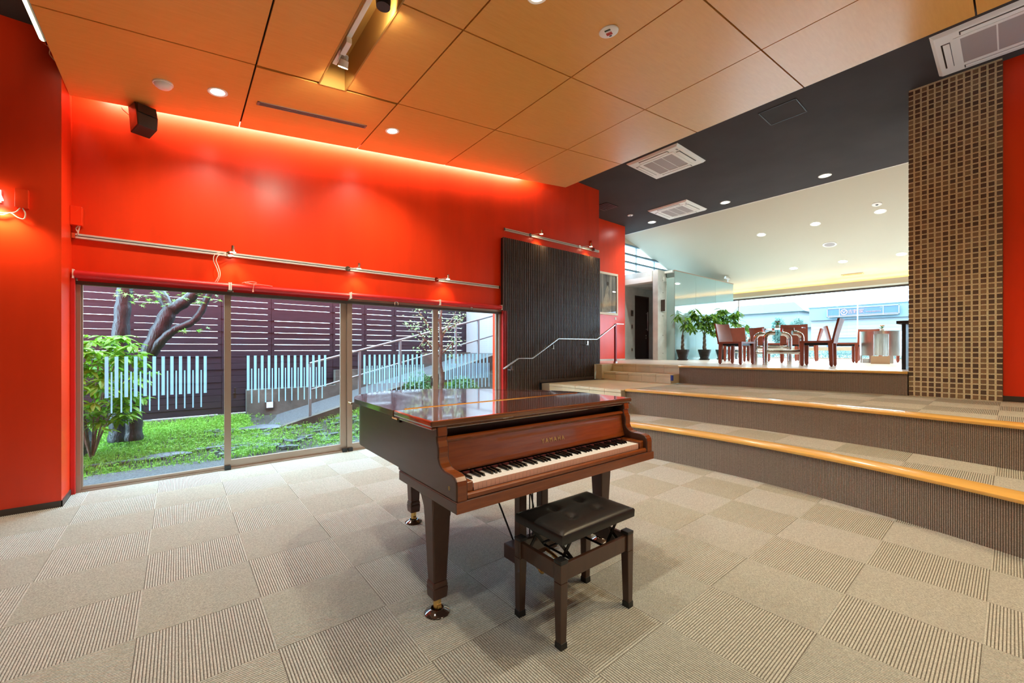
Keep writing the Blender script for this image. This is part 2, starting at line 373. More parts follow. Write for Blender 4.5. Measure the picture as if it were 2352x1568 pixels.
# ---- tiled stair between the steps and the window wall
SY0, SY1 = YE+.005, 5.30
landing = struct('stair_landing', MB().box(5.165, 7.0, SY0, 5.46, 0, Z2-.012), GROUT)
def tiled_riser(par, x, y0, y1, z0, z1, cut=.046, n=5):
    w = (y1-y0)/n
    for k in range(n):
        a, b = y0+k*w+.002, y0+(k+1)*w-.002
        part('stair_tile', MB().box(x-.012, x, a, b, z0+.002, z1-cut-.002), STILE, par)
        part('nose_tile', MB().box(x-.016, x+.06, a, b, z1-cut+.002, z1), STILE, par, bevel=.006)
tiled_riser(landing, 5.165, SY0, 5.25, Z2-.155, Z2)
for a in range(5):
    for b in range(5):
        x0 = 5.23+a*.31; y0 = SY0+b*.303
        part('landing_tile', MB().box(x0+.0015, x0+.3085, y0+.0015, y0+.3015, Z2-.012, Z2), STILE, landing)
st1 = struct('stair_step', MB().box(6.782, 7.2, 3.835, 5.31, Z2, .893), STILE); tiled_riser(st1, 6.782, 3.835, 5.31, Z2, .905)
for k in range(5): part('tread_tile', MB().box(6.846, 7.08, 3.837+k*.295, 4.129+k*.295, .893, .905), STILE, st1)
st2 = struct('stair_step', MB().box(7.082, 7.4, 3.835, 5.36, .905, 1.048), STILE); tiled_riser(st2, 7.082, 3.835, 5.36, .905, Z3)
for k in range(5): part('tread_tile', MB().box(7.146, 7.44, 3.837+k*.305, 4.139+k*.305, 1.048, Z3+.001), STILE, st2)
plinth = struct('stair_plinth', MB().box(6.70, 7.07, 5.315, 5.6, Z2, Z3-.01), STILE)
for k in range(2):
    part('plinth_tile', MB().box(6.70+k*.185, 6.882+k*.185, 5.303, 5.315, .76, .90), STILE, plinth); part('plinth_tile', MB().box(6.70+k*.185, 6.882+k*.185, 5.303, 5.315, .905, 1.05), STILE, plinth)
low = struct('lower_stair', MB().box(4.25, 5.16, SY0, 5.45, 0, .19).box(4.55, 5.16, SY0, 5.45, .19, Z1).box(4.86, 5.16, SY0, 5.45, Z1, .565), STILE)
# ---- window wall, pier, far red wall, right red wall
ww = MB().box(-.775, 6.98, 5.6, 5.8, 2.02, 4.9).box(4.30, 6.98, 5.6, 5.8, 0, 2.02).box(-.775, -.745, 5.6, 5.8, 0, 2.02)
wall_window = struct('wall_window', ww, RED)
pier = struct('wall_left', MB().box(-4, -.775, 5.165, 5.8, 0, 4.9), RED)
struct('wall_far', MB().box(6.78, 9.59, 6.79, 7.0, Z3, 4.9).box(6.78, 6.98, 5.8, 6.79, 0, 4.9), RED)
struct('wall_right', MB().box(7.56, 7.8, -4, .0695, Z2, 4.9), RED)
NEUW = mat('grey_wall_paint', (.30, .27, .24), .8)
struct('wall_back', MB().box(-4, 16, -4.2, -4, 0, 5), NEUW)
struct('wall_side', MB().box(-4.2, -4, -4.2, 5.8, 0, 5), NEUW)
struct('baseboard_left', MB().box(-4, -.768, 5.157, 5.165, 0, .055).box(-.775, -.767, 5.157, 5.545, 0, .055), ALUD)
struct('baseboard_right', MB().box(7.545, 7.56, -4, .0695, Z2, Z2+.06), ALUD)
struct('baseboard_far', MB().box(6.98, 9.595, 6.78, 6.79, Z3, Z3+.045), CONC)
struct('trim_1', MB().box(4.30, 4.385, 5.50, 5.60, 0, 2.02), REDTRIM, bevel=.004)
struct('trim_2', MB().box(-.775, -.742, 5.52, 5.60, 0, 2.02), REDTRIM, bevel=.004)
# ---- ceilings
C0, S = 3.775, .123
def cz(x): return C0+S*x
bk_ = MB()
for xa, xb, y0_, y1_ in ((-.76, 1.03, -6.95, 5.45), (1.31, 5.79, -6.95, 5.45), (1.03, 1.31, 4.24, 5.45)):
    bk_.prism([(xa, cz(xa)+.05), (xb, cz(xb)+.05), (xb, cz(xb)+.10), (xa, cz(xa)+.10)], y0_, y1_, 'y')
ceil = struct('ceiling', bk_, DARK)
XL = [-.77, .53, 1.835, 3.145, 4.49, 5.81]; YL = [5.475, 4.193, 2.886, 1.58, .215, -1.1, -2.4, -3.7]
SLOTX = (1.05, 1.293); SLOTY = 4.222
g = .007
def panel(x0, x1, y0, y1):
    poly = [(x0, cz(x0)), (x1, cz(x1)), (x1, cz(x1)+.028), (x0, cz(x0)+.028)]
    part('ceiling_panel', MB().prism(poly, y0, y1, 'y'), WOODC, ceil)
for a in range(5):
    for b in range(7):
        x0, x1, y1, y0 = XL[a]+g*(a > 0), XL[a+1]-g*(a < 4), YL[b]-g*(b > 0), YL[b+1]+g
        if a == 1 and b >= 1:
            panel(x0, SLOTX[0], y0, y1); panel(SLOTX[1], x1, y0, y1)
        elif a == 1 and b == 0:
            panel(x0, x1, SLOTY, y1)
        else: panel(x0, x1, y0, y1)
struct('ceiling', MB().box(-4.2, 10.3, -4.2, 5.8, 4.76+.001, 5.0).box(6.78, 10.3, 5.8, 7.6, 4.76+.001, 5.0), DARK)                       # flat dark ceiling
struct('ceiling', MB().box(-4, -1.25, -4, 5.2, 3.9, 3.95).box(-1.25, -.8, -4, 5.2, 4.05, 4.1), DARK)            # lower strip beside the wood
def kz(x): return 4.76-.252*(x-10.3)
struct('ceiling', MB().prism([(10.3, 4.76), (16.3, kz(16.3)), (16.3, kz(16.3)+.25), (10.3, 5.0)], -4.2, 7.6, 'y'), CREAM)
struct('trim_3', MB().box(10.285, 10.31, -4, 7.39, 4.755, 4.775), WHITE)
# the slot for track spots in the wood ceiling
slot = MB()
for xx in SLOTX: slot.prism([(xx-.006, cz(xx)-.004), (xx+.006, cz(xx)-.004), (xx+.006, cz(xx)+.30), (xx-.006, cz(xx)+.30)], -3.7, SLOTY, 'y')
slot.prism([(SLOTX[0], cz(SLOTX[0])-.004), (SLOTX[1], cz(SLOTX[1])-.004), (SLOTX[1], cz(SLOTX[1])+.30), (SLOTX[0], cz(SLOTX[0])+.30)], SLOTY-.012, SLOTY, 'y')
slot.prism([(SLOTX[0], cz(SLOTX[0])+.28), (SLOTX[1], cz(SLOTX[1])+.28), (SLOTX[1], cz(SLOTX[1])+.30), (SLOTX[0], cz(SLOTX[0])+.30)], -3.7, SLOTY, 'y')
GOLDP = mat('ochre_slot_paint', (.44, .22, .045), .55)
struct('trim_4', slot, GOLDP)
# ---- brick pier: recessed mortar core, bricks proud of it
BX, BY0, BY1 = 7.47, .07, .868
col = struct('brick_pier', MB().box(BX-.0015, 8.3, BY0+.004, BY1-.004, 0, 4.80), MORTAR)
pb = .0613; pz = .0635
nb = 13; rows = int((4.76-Z2)/pz)
bm_ = MB().box(-.006, .012, -.0225, .0225, -.0235, .0235).mesh('brick', BRICK)
rest = MB(); cnt = 0
for r in range(rows+1):
    for c in range(nb):
        y = BY0+.0235+c*(BY1-BY0-.047)/(nb-1); z = Z2+.030+r*pz
        if z+.02 > 4.76: continue
        if r < 23: link('brick', bm_, col, (BX+random.uniform(-.001, .002), y, z), (0, 0, 0))
        else:
            d = random.uniform(-.001, .002); rest.box(BX-.006+d, BX+.012, y-.0225, y+.0225, z-.0235, z+.0235)
    # the end faces on the two sides
    z = Z2+.030+r*pz
    if z+.02 < 4.76:
        for k in range(6): rest.box(BX+.07+k*.13, BX+.19+k*.13, BY1-.010, BY1, z-.0235, z+.0235); rest.box(BX+.07+k*.13, BX+.19+k*.13, BY0, BY0+.010, z-.0235, z+.0235)
ro = part('upper_bricks', rest, BRICK, col); ro['kind'] = 'stuff'
# ---- sliding window onto the garden: four sashes
winf = struct('window_1', MB().box(-.745, 4.30, 5.56, 5.66, -.012, .018).box(-.745, 4.30, 5.56, 5.66, 1.995, 2.03).box(-.745, -.712, 5.56, 5.66, .018, 1.995).box(4.262, 4.30, 5.56, 5.66, .018, 1.995), ALU)
struct('trim_5', MB().box(-.745, 4.30, 5.545, 5.60, 1.962, 1.995), ALUD)
SASH = [(-.712, .462, 5.602, .035, .05), (.402, 1.712, 5.622, .06, .075), (1.738, 3.06, 5.602, .05, .075), (3.0, 4.262, 5.622, .05, .04)]
def sash(x0, x1, y, wl, wr, zt, bottom):
    f = part('sash', MB().box(x0, x0+wl, y-.018, y+.018, .018, zt).box(x1-wr, x1, y-.018, y+.018, .018, zt).box(x0+wl, x1-wr, y-.018, y+.018, .018, .018+bottom).box(x0+wl, x1-wr, y-.018, y+.018, zt-.03, zt), ALU, winf)
    p = part('pane', MB().box(x0+wl, x1-wr, y-.004, y+.004, .018+bottom, zt-.03), GLASSW, f)
    return f, p
s_a = sash(-.712, .464, 5.60, .012, .062, 2.0, .03); s_b = sash(.43, 1.735, 5.625, .034, .075, 1.99, .08)
s_c = sash(1.737, 3.085, 5.60, .066, .075, 1.99, .08); s_d = sash(3.05, 4.262, 5.625, .06, .035, 2.0, .06)
for x in (.402+.03, 1.70, 1.772): part('draught_block', MB().box(x-.03, x+.03, 5.545, 5.585, 0, .05), BLACK, winf, bevel=.004)
for x, sg in ((.50, 1), (2.985, -1)):
    f = s_b[0] if sg > 0 else s_c[0]
    part('crescent_latch', MB().box(x-.012, x+.012, 5.575, 5.60, .80, .86).bar((x, 5.57, .85), (x, 5.57, .92), .012, .014), ALUD, f)
# frosted strips on the panes (wide and narrow, staggered)
wide = MB().box(-.0135, .0135, -.0012, 0, -.404, 0).mesh('frosted_strip', FROST); thin = MB().box(-.0062, .0062, -.0012, 0, -.404, 0).mesh('frosted_strip', FROST)
def strips(pp, x0, x1, n, y, nt):
    d = (x1-x0)/(n-1)
    for k in range(n): link('frosted_strip', wide, pp, (x0+k*d, y-.0045, 1.280))
    for k in range(nt): link('frosted_strip', thin, pp, (x0+(k+.5)*d, y-.0045, 1.128))
strips(s_a[1], -.54, .231, 12, 5.60, 11); strips(s_b[1], .632, 1.472, 13, 5.625, 12)
strips(s_c[1], 1.971, 2.818, 13, 5.60, 13); strips(s_d[1], 3.25, 4.051, 12, 5.625, 12)
# ---- concrete core with its recess, door and the clerestory above
core = MB().box(7.0, 10.96, 7.40, 7.6, Z3, 3.57).box(11.72, 14.5, 7.40, 7.6, Z3, 3.57).box(10.96, 11.72, 7.40, 7.6, 3.03, 3.57)      # back wall round the door
struct('wall_core', core, CONC)
pil = struct('concrete_pillar', MB().prism([(10.30, 6.215), (10.72, 6.215), (10.72, 6.41), (10.36, 6.41), (10.30, 6.36)], Z3, 3.57), CONC)
hole = MB().lathe([(.013, -.004), (.013, 0)], 10).mesh('tie_hole', ALUD)
for zz in (1.25, 1.75, 2.3, 2.95, 3.3): link('tie_hole', hole, pil, (10.55, 6.214, zz), (-PI/2, 0, 0))
struct('concrete_lintel', MB().box(10.32, 10.62, 6.41, 7.40, 3.42, 3.58), CONC)
struct('lit_lintel_band', MB().box(10.31, 10.60, 6.41, 7.40, 3.27, 3.42), WHITE)  # lower band of the lintel, its window light painted in as white
struct('ceiling', MB().box(10.6, 12.4, 6.2, 7.4, 3.27, 3.40), CONC)
struct('wall_recess', MB().box(12.3, 12.4, 6.2, 7.4, Z3, 3.3).box(10.72, 12.4, 6.2, 6.25, Z3, 3.3), CONC)
dr = struct('door_1', MB().box(10.985, 11.695, 7.42, 7.46, Z3, 2.99), mat('dark_door', (.030, .014, .009), .4), bevel=.004)
part('door_frame', MB().box(10.96, 10.985, 7.39, 7.48, Z3, 3.03).box(11.695, 11.72, 7.39, 7.48, Z3, 3.03).box(10.985, 11.695, 7.39, 7.48, 2.99, 3.03), mat('bronze_door_frame', (.05, .035, .027), .4), dr)
part('pull_handle', MB().tube([(11.60, 7.36, 1.95), (11.60, 7.36, 2.55)], .013, 10).tube([(11.60, 7.36, 2.0), (11.60, 7.42, 2.0)], .008, 8).tube([(11.60, 7.36, 2.5), (11.60, 7.42, 2.5)], .008, 8), STEEL, dr, smooth=True)
part('lock', MB().lathe([(.022, 0), (.022, .008)], 14, M=Matrix.Translation((11.60, 7.42, 1.80)) @ Matrix.Rotation(PI/2, 4, 'X')), STEEL, dr)
part('lock', MB().lathe([(.016, 0), (.016, .008)], 14, M=Matrix.Translation((11.60, 7.42, 1.72)) @ Matrix.Rotation(PI/2, 4, 'X')), STEEL, dr)
struct('baseboard_core', MB().box(10.35, 10.96, 7.385, 7.40, Z3, Z3+.05), CONC)
# roof of the core and the painted glass walls round it
struct('core_roof', MB().box(10.64, 14.5, 5.975, 7.4, 3.50, 3.565), CONC)
gw = struct('glass_wall', MB().box(10.735, 14.49, 5.99, 6.19, Z3, 3.49), CONC)
xs = [10.725, 11.93, 13.2, 14.5]
for a, b in zip(xs, xs[1:]): part('glass_panel', MB().box(a+.003, b-.003, 5.952, 5.962, Z3, 3.55), PGLASS, gw)
part('glass_panel', MB().box(10.722, 10.732, 5.965, 6.20, Z3, 3.55), PGLASS, gw)
part('top_rail', MB().box(10.715, 14.5, 5.945, 5.985, 3.55, 3.575), ALU, gw)
struct('wall_core', MB().box(14.4, 14.5, 6.0, 7.4, Z3, 3.5), CONC)
cl = struct('window_2', MB().box(9.0, 14.6, 7.41, 7.48, 4.52, 4.58).box(9.0, 14.6, 7.41, 7.48, 4.24, 4.295).box(9.0, 14.6, 7.41, 7.48, 4.0, 4.05).box(9.0, 14.6, 7.41, 7.48, 3.76, 3.81).box(9.0, 14.6, 7.41, 7.48, 3.57, 3.60), mat('pale_frame', (.16, .23, .27), .5))
for x in (9.1, 10.05, 11.08, 12.1, 13.1, 14.1): part('mullion', MB().box(x, x+.02, 7.42, 7.47, 3.6, 4.53), RAILG, cl)
part('pane', MB().box(9.0, 14.6, 7.445, 7.452, 3.58, 4.55), GLASSW, cl)
struct('wall_clerestory', MB().prism([(6.8, 4.57), (14.6, 4.57), (14.6, 5.0), (6.8, 5.0)], 7.40, 7.6, 'y').box(6.8, 9.0, 7.40, 7.6, 3.57, 4.57), CREAM)
# ---- street window
sw = struct('window_3', MB().box(15.8, 15.92, -4, 7.4, 3.14, 3.22).box(15.78, 15.92, -4, 7.4, 1.32, 1.43).box(15.8, 15.92, -4, 7.4, Z3-.02, Z3+.03), mat('beige_frame', (.45, .36, .26), .45))
part('blind_box', MB().box(15.72, 15.80, -4, 7.4, 3.13, 3.22), ALUD, sw)
part('pane', MB().box(15.85, 15.858, -4, 7.4, Z3+.02, 3.15), GLASSW, sw)
for y in (-2, .9, 6.3): part('mullion', MB().box(15.82, 15.88, y, y+.03, Z3, 3.15), ALU, sw)
struct('wall_street', MB().box(15.8, 16.1, -4, 7.6, 3.22, 3.6), CREAM)
struct('wall_stage', MB().box(14.5, 16.1, 7.40, 7.6, Z3, 3.7), CREAM)
struct('cove_trough', MB().box(15.28, 15.31, -4, 7.4, 3.20, 3.33).box(15.28, 15.80, -4, 7.4, 3.18, 3.20), mat('beige_fascia', (.50, .40, .27), .6))
# ================================================================== LAMPS AND CEILING FITTINGS
tilt = -math.atan(S)                      # fittings in the wood ceiling follow its slope
def on_ceiling(o, a): o.rotation_euler = (0, a, 0)
ring_m = MB().lathe([(.052, .002), (.050, -.002), (.066, -.006), (.072, -.003), (.072, .002)], 28, cap=False).mesh('trim_ring', WHITE, True)
def lens_mesh(m): return MB().lathe([(.052, -.001), (.052, .004)], 24).mesh('lens', m)
lensA, lensB = lens_mesh(L_DOWN), lens_mesh(L_STAGE)
def downlight(x, y, z, ang, lens, W, colr, label, group, size=125, sc=1.0, lampname='downlight_lamp'):
    t = thing('downlight', label, 'ceiling light', (x, y, z), 0, group); t.rotation_euler = (0, ang, 0); t.scale = (sc, sc, 1)
    link('trim_ring', ring_m, t); link('lens', lens, t)
    spot(lampname, (x, y, z-.02), (x, y, z-1), W, colr, size, .75, .045); return t
for x, y, lab in ((.294, 4.81, 'round recessed downlight in wood ceiling nearest the black speaker'), (2.033, 4.806, 'round recessed downlight in wood ceiling beyond the slot air vent'), (2.115, 2.28, 'recessed downlight in wood ceiling at the top edge, right of the track slot'),
                  (.294, 2.28, None), (3.3, .1, None), (4.7, .3, None), (.3, -.25, None), (2.1, -.9, None), (4.7, -1.3, None)):
    if lab: downlight(x, y, cz(x), tilt, lensA, DOWN_W, WARM, lab, 'downlights in the wood ceiling', 130, 1.15, 'hall_lamp_or_fill')
    else: spot('hall_lamp_or_fill', (x, y, cz(x)-.02), (x, y, 0), DOWN_W*(.5 if x < .35 else 1), (1, .95, .84) if x < .35 else WARM if x < 3 else (1.0, .80, .50), 130, .75, .045)  # no fitting: unseen spots added to brighten pier, floor, steps and bricks
for (x, y), lab in zip(((9.82, 2.325), (9.82, 4.21), (9.82, 6.10)), ('small bright downlight in dark ceiling nearest the brick pier', 'small bright downlight in dark ceiling right of the farther air conditioner', 'small bright downlight in dark ceiling below left of the farther air conditioner')):
    downlight(x, y, 4.758, 0, lensB, STAGE_W, NEUT, lab, 'downlights in the dark ceiling', 125, 1.5, 'stage_lamp')
ka = math.atan(.252)
for (x, y), lab in zip(((11.857, 4.169), (11.85, 2.991), (11.863, 1.823), (14.208, 4.124), (14.19, 2.954), (14.215, 1.779)),
    ('downlight in cream ceiling, left one of the upper row', 'downlight in cream ceiling, middle one of the upper row', 'downlight in cream ceiling beside the little detector', 'downlight in cream ceiling, left one of the lower row', 'downlight in cream ceiling, middle of the lower row near the slot vent', 'downlight in cream ceiling, lower row, next to the brick pier')):
    downlight(x, y, kz(x)-.001, ka, lensB, STAGE_W, NEUT, lab, 'downlights in the cream ceiling', 125, 1.5, 'stage_lamp')
for x, y in ((11.86, .6), (14.2, .6), (9.82, .4)): spot('stage_lamp', (x, y, kz(x)-.03 if x > 10 else 4.74), (x, y, 0), STAGE_W, NEUT, 125, .75, .045)
# strip lamps: behind the ceiling edge along the window wall, beside the left edge, in the street cove
t = thing('strip_light', 'glowing strip light hidden behind the wood ceiling edge above the red window wall', 'strip light', (2.2, 5.375, cz(2.2)+.29))
part('tube', MB().bar((-2.6, 0, -2.6*S), (2.75, 0, 2.75*S), .02, .02), L_STRIP, t); part('batten', MB().bar((-2.65, -.02, -2.65*S+.01), (2.8, -.02, 2.8*S+.01), .02, .04), WHITE, t)
wl = area('wash_lamp', (2.2, 5.40, cz(2.2)+.20), (2.2, 5.60, cz(2.2)-.10), 5.6, .09, WASH_W, (1, .75, .62))
xx_ = Vector((1, 0, S)).normalized(); zz_ = Vector((0, -.65, .76)); zz_ = (zz_-xx_*zz_.dot(xx_)).normalized(); yy_ = zz_.cross(xx_)
wl.matrix_world = Matrix(((xx_.x, yy_.x, zz_.x, 2.2), (xx_.y, yy_.y, zz_.y, 5.40), (xx_.z, yy_.z, zz_.z, cz(2.2)+.20), (0, 0, 0, 1)))
t = thing('strip_light', 'bright warm tube light along the left edge of the wood ceiling', 'strip light', (-.845, 4.9, 3.83))
part('tube', MB().tube([(0, -8, 0), (0, 0, 0)], .012, 8), L_STRIP, t); part('batten', MB().box(-.02, .03, -8, .05, .014, .05), BLACKM, t)
part('end_cap', MB().lathe([(.02, 0), (.02, .05)], 12, M=Matrix.Translation((.01, .0, 0)) @ Matrix.Rotation(-PI/2, 4, 'X')), CHROME, t)
part('cable', MB().tube(spline([(.01, .05, 0), (.03, .1, -.01), (.02, .16, -.03), (.05, .22, -.05)], 5), .004, 6), mat('tan_cable', (.5, .33, .2), .5), t)
for y in (3.5, 1.0): area('edge_lamp', (-.87, y, 3.84), (-1.35, y, 4.02), 2.2, .03, 5, TUNG)
t = thing('strip_light', 'warm cove strip light glowing above the street window', 'strip light', (15.5, 2, 3.215))
part('tube', MB().box(-.02, .02, -5.9, 5.3, 0, .02), L_COVE, t)
for k in range(5): area('cove_lamp', (15.5, -1.5+k*2.0, 3.25), (15.42, -1.5+k*2.0, 4), 1.9, .05, COVE_W, (1, .56, .14))
# track spot in the slot
t = thing('track_light', 'white ceiling track spotlight with ribbed head inside the ochre ceiling slot', 'track light', (1.11, 3.95, cz(1.11)+.0))
part('track', MB().box(-.018, .018, -5.0, -.02, .05, .085), WHITE, t); part('driver_box', MB().box(-.022, .022, -.44, -.26, -.0, .05), WHITE, t, bevel=.004)
hd = part('lamp_head', MB().lathe([(.030, .10), (.034, .06), (.040, .055), (.042, 0)], 20, M=Matrix.Translation((.03, -.17, -.045)) @ Matrix.Rotation(.5, 4, 'X')), WHITE, t, smooth=True)
part('cooling_fins', MB().lathe([(.036, .095), (.036, .06)], 10, M=Matrix.Translation((.03, -.17, -.045)) @ Matrix.Rotation(.5, 4, 'X')), mat('grey_fin', (.45, .42, .38), .4), hd)
part('lens', MB().lathe([(.040, -.002), (.040, .003)], 20, M=Matrix.Translation((.03, -.17, -.045)) @ Matrix.Rotation(.5, 4, 'X')), L_SPOT, hd)
part('yoke', MB().tube([(.0, -.24, .03), (-.01, -.2, .0), (-.013, -.17, -.01)], .006, 6), WHITE, t)
spot('track_lamp', (1.14, 3.74, cz(1.14)-.09), (1.25, 4.5, cz(1.1)-.3), 18, WARM, 100, .6, .03)
t = thing('track_light', 'dark ceiling track spotlight cut off by the top edge inside the ochre slot', 'track light', (1.17, 2.93, cz(1.17)))
part('lamp_head', MB().lathe([(.05, .10), (.055, 0), (.05, -.05)], 20), BLACK, t, smooth=True); part('stem', MB().box(-.012, .012, -.012, .012, .1, .29), BLACK, t)
spot('track_lamp', (1.2, 3.0, cz(1.17)-.02), (1.29, 3.1, cz(1.17)+.1), 6, WARM, 120, .6, .03)
# smoke detector, sensor, slot diffuser
t = thing('smoke_detector', 'white dome smoke detector on the wood ceiling left of a downlight', 'detector', (-.106, 4.87, cz(-.106))); t.rotation_euler = (0, tilt, 0)
part('base', MB().lathe([(.075, 0), (.075, -.012)], 26), WHITE, t, smooth=True); part('dome', MB().lathe([(.066, -.012), (.062, -.03), (.045, -.045), (.0005, -.052)], 26), WHITE, t, smooth=True)
t = thing('motion_sensor', 'round white ceiling sensor with small red and green lenses on wood ceiling', 'sensor', (2.92, 2.236, cz(2.92))); t.rotation_euler = (0, tilt, .35)
part('plate', MB().lathe([(.085, 0), (.083, -.007), (.074, -.010), (.0005, -.010)], 30), WHITE, t, smooth=True)
for k, c in enumerate(((.02, .05, .03), (.85, .85, .85), (.55, .04, .02), (.45, .02, .02))): part('lens', MB().cbox((-.036+k*.021, 0, -.0115), (.016, .05, .004)), mat('sensor_lens', c, .2), t)
part('lens', MB().cbox((.052, 0, -.0115), (.01, .022, .004)), BLACK, t)
t = thing('slot_diffuser', 'long narrow slot air diffuser in the wood ceiling between two downlights', 'air vent', (1.172, 4.843, cz(1.172))); t.rotation_euler = (0, tilt, 0)
DIFM = mat('mauve_vent_paint', (.27, .19, .17), .5)
part('frame', MB().box(-.555, .555, -.036, -.026, -.006, .002).box(-.555, .555, .026, .036, -.006, .002).box(-.555, -.535, -.036, .036, -.006, .002).box(.535, .555, -.036, .036, -.006, .002), DIFM, t)
part('throat', MB().box(-.535, .535, -.026, .026, -.001, .003), BLACK, t)
for y in (-.010, .010): part('blade', MB().box(-.535, .535, y-.003, y+.003, -.006, -.001), DIFM, t)
# air-conditioning cassettes in the dark ceiling
GRILL = mat('grille_mesh', (.42, .36, .34), .6, bmp=(400, .6, .003))
def cassette(label, loc, lx, ly, nb):
    t = thing('air_conditioner', label, 'air conditioner', loc, 0, 'ceiling cassette air conditioners')
    hx, hy = lx/2, ly/2; p = MB(); e = .035
    vs = [(-hx, -hy, 0), (hx, -hy, 0), (hx, hy, 0), (-hx, hy, 0), (-hx+e, -hy+e, -.035), (hx-e, -hy+e, -.035), (hx-e, hy-e, -.035), (-hx+e, hy-e, -.035)]
    p.add(vs, [(0, 1, 5, 4), (1, 2, 6, 5), (2, 3, 7, 6), (3, 0, 4, 7), (4, 5, 6, 7), (3, 2, 1, 0)]); part('cover_panel', p, WHITE, t, bevel=.004)
    gx, gy = hx-.21, hy-.22
    gf = part('grille_frame', MB().box(-gx-.05, gx+.05, -gy-.05, -gy, -.042, -.034).box(-gx-.05, gx+.05, gy, gy+.05, -.042, -.034).box(-gx-.05, -gx, -gy, gy, -.042, -.034).box(gx, gx+.05, -gy, gy, -.042, -.034), WHITE, t)
    part('grille', MB().box(-gx, gx, -gy, gy, -.038, -.034), GRILL, gf)
    for k in range(1, nb): part('grille_rib', MB().box(-gx, gx, -gy+2*gy*k/nb-.006, -gy+2*gy*k/nb+.006, -.0405, -.036), WHITE, gf)
    for sx in (-1, 1):
        part('slot', MB().box(sx*(hx-.10)-.035, sx*(hx-.10)+.035, -gy, gy, -.0365, -.034), BLACK, t); part('louvre', MB().box(sx*(hx-.105)-.028, sx*(hx-.105)+.024, -gy+.01, gy-.01, -.043, -.036), WHITE, t, bevel=.002)
    for sy in (-1, 1):
        part('slot', MB().box(-gx, gx, sy*(hy-.11)-.035, sy*(hy-.11)+.035, -.0365, -.034), BLACK, t); part('louvre', MB().box(-gx+.01, gx-.01, sy*(hy-.115)-.026, sy*(hy-.115)+.026, -.043, -.036), WHITE, t, bevel=.002)
    part('badge', MB().box(-hx+.11, -hx+.17, -hy+.07, -hy+.10, -.0365, -.034), mat('grey_badge', (.3, .28, .27), .5), t)
    return t
cassette('white ceiling cassette air conditioner touching the wood ceiling edge, mid picture', (6.875, 3.995, 4.76), 1.0, 1.0, 3)
cassette('white ceiling cassette air conditioner farther off, by the downlights of the dark ceiling', (9.43, 5.175, 4.76), 1.0, 1.0, 3)
cassette('long white ceiling air conditioner above the brick pier at right edge', (6.86, -.16, 4.76), 1.0, 1.48, 4)
t = thing('access_hatch', 'dark flush access hatch with thin frame in the dark ceiling', 'hatch', (6.735, 2.09, 4.76))
part('frame', MB().box(-.245, .245, -.235, -.222, -.006, 0).box(-.245, .245, .222, .235, -.006, 0).box(-.245, -.232, -.235, .235, -.006, 0).box(.232, .245, -.235, .235, -.006, 0), mat('hatch_edge', (.022, .018, .018), .5), t); part('lid', MB().box(-.226, .226, -.216, .216, -.004, 0), DARK, t)
t = thing('ceiling_vent', 'small black square vent in the dark ceiling beside the red wall corner', 'vent', (7.89, 6.13, 4.76))
part('frame', MB().box(-.21, .21, -.20, .20, -.012, 0), BLACK, t)
for k in range(5): part('blade', MB().box(-.17, .17, -.15+k*.07, -.13+k*.07, -.018, -.012), BLACKM, t)
def sensor_disc(label, loc, ang, r=.055):
    t = thing('ceiling_sensor', label, 'sensor', loc); t.rotation_euler = (0, ang, 0)
    part('plate', MB().lathe([(r, 0), (r*.95, -.010), (r*.6, -.014), (.0005, -.014)], 20), WHITE, t, smooth=True); part('eye', MB().lathe([(r*.3, -.014), (r*.25, -.02), (.0005, -.021)], 12), BLACK, t)
sensor_disc('small white round sensor in the dark ceiling left of a downlight', (8.886, 6.134, 4.76), 0, .07)
sensor_disc('small white round detector in cream ceiling above a downlight', (11.537, 1.826, kz(11.537)), ka, .085)
t = thing('ceiling_speaker', 'round white speaker grille in the cream ceiling', 'speaker', (13.04, 2.988, kz(13.04))); t.rotation_euler = (0, ka, 0)
part('rim', MB().lathe([(.15, 0), (.148, -.012), (.12, -.014), (.11, -.006)], 30, cap=False), WHITE, t, smooth=True); part('mesh_disc', MB().lathe([(.11, -.007), (.06, -.012), (.0005, -.013)], 30), GRILL, t)
t = thing('slot_diffuser', 'small bronze slot vent in the cream ceiling above the glowing cove', 'air vent', (15.14, 2.937, kz(15.14))); t.rotation_euler = (0, ka, 0)
part('frame', MB().box(-.06, .06, -.25, .25, -.012, 0), mat('tan_vent', (.45, .33, .2), .5), t); part('throat', MB().box(-.03, .03, -.22, .22, -.014, -.011), BLACK, t)
# ================================================================== ON THE WINDOW WALL
# black loudspeaker hung from the ceiling edge
t = thing('wall_speaker', 'black angular loudspeaker hung high on the red wall under the ceiling', 'speaker', (-.27, 5.42, 3.60), .35)
part('cabinet', MB().add([(-.085, -.07, .13), (.085, -.07, .13), (.085, .09, .13), (-.085, .09, .13), (-.075, -.13, -.10), (.075, -.13, -.10), (.075, .06, -.13), (-.075, .06, -.13), (-.085, -.12, .02), (.085, -.12, .02)],
     [(3, 2, 1, 0), (4, 5, 6, 7), (0, 1, 9, 8), (8, 9, 5, 4), (1, 2, 6, 5, 9), (3, 0, 8, 4, 7), (2, 3, 7, 6)]), mat('speaker_shell', (.035, .028, .024), .45), t, bevel=.008)
part('grille', MB().bar((0, -.102, .115), (0, -.128, .025), .14, .006, up=(0, 1, 0)), BLACK, t); part('bracket', MB().box(-.02, .02, .05, .17, .0, .05).box(-.03, .03, .155, .17, -.05, .1), BLACKM, t)
part('cable', MB().tube(spline([(-.08, .09, .05), (-.12, .12, .10), (-.10, .15, .16)], 5), .004, 6), mat('pink_cable', (.6, .25, .15), .5), t)
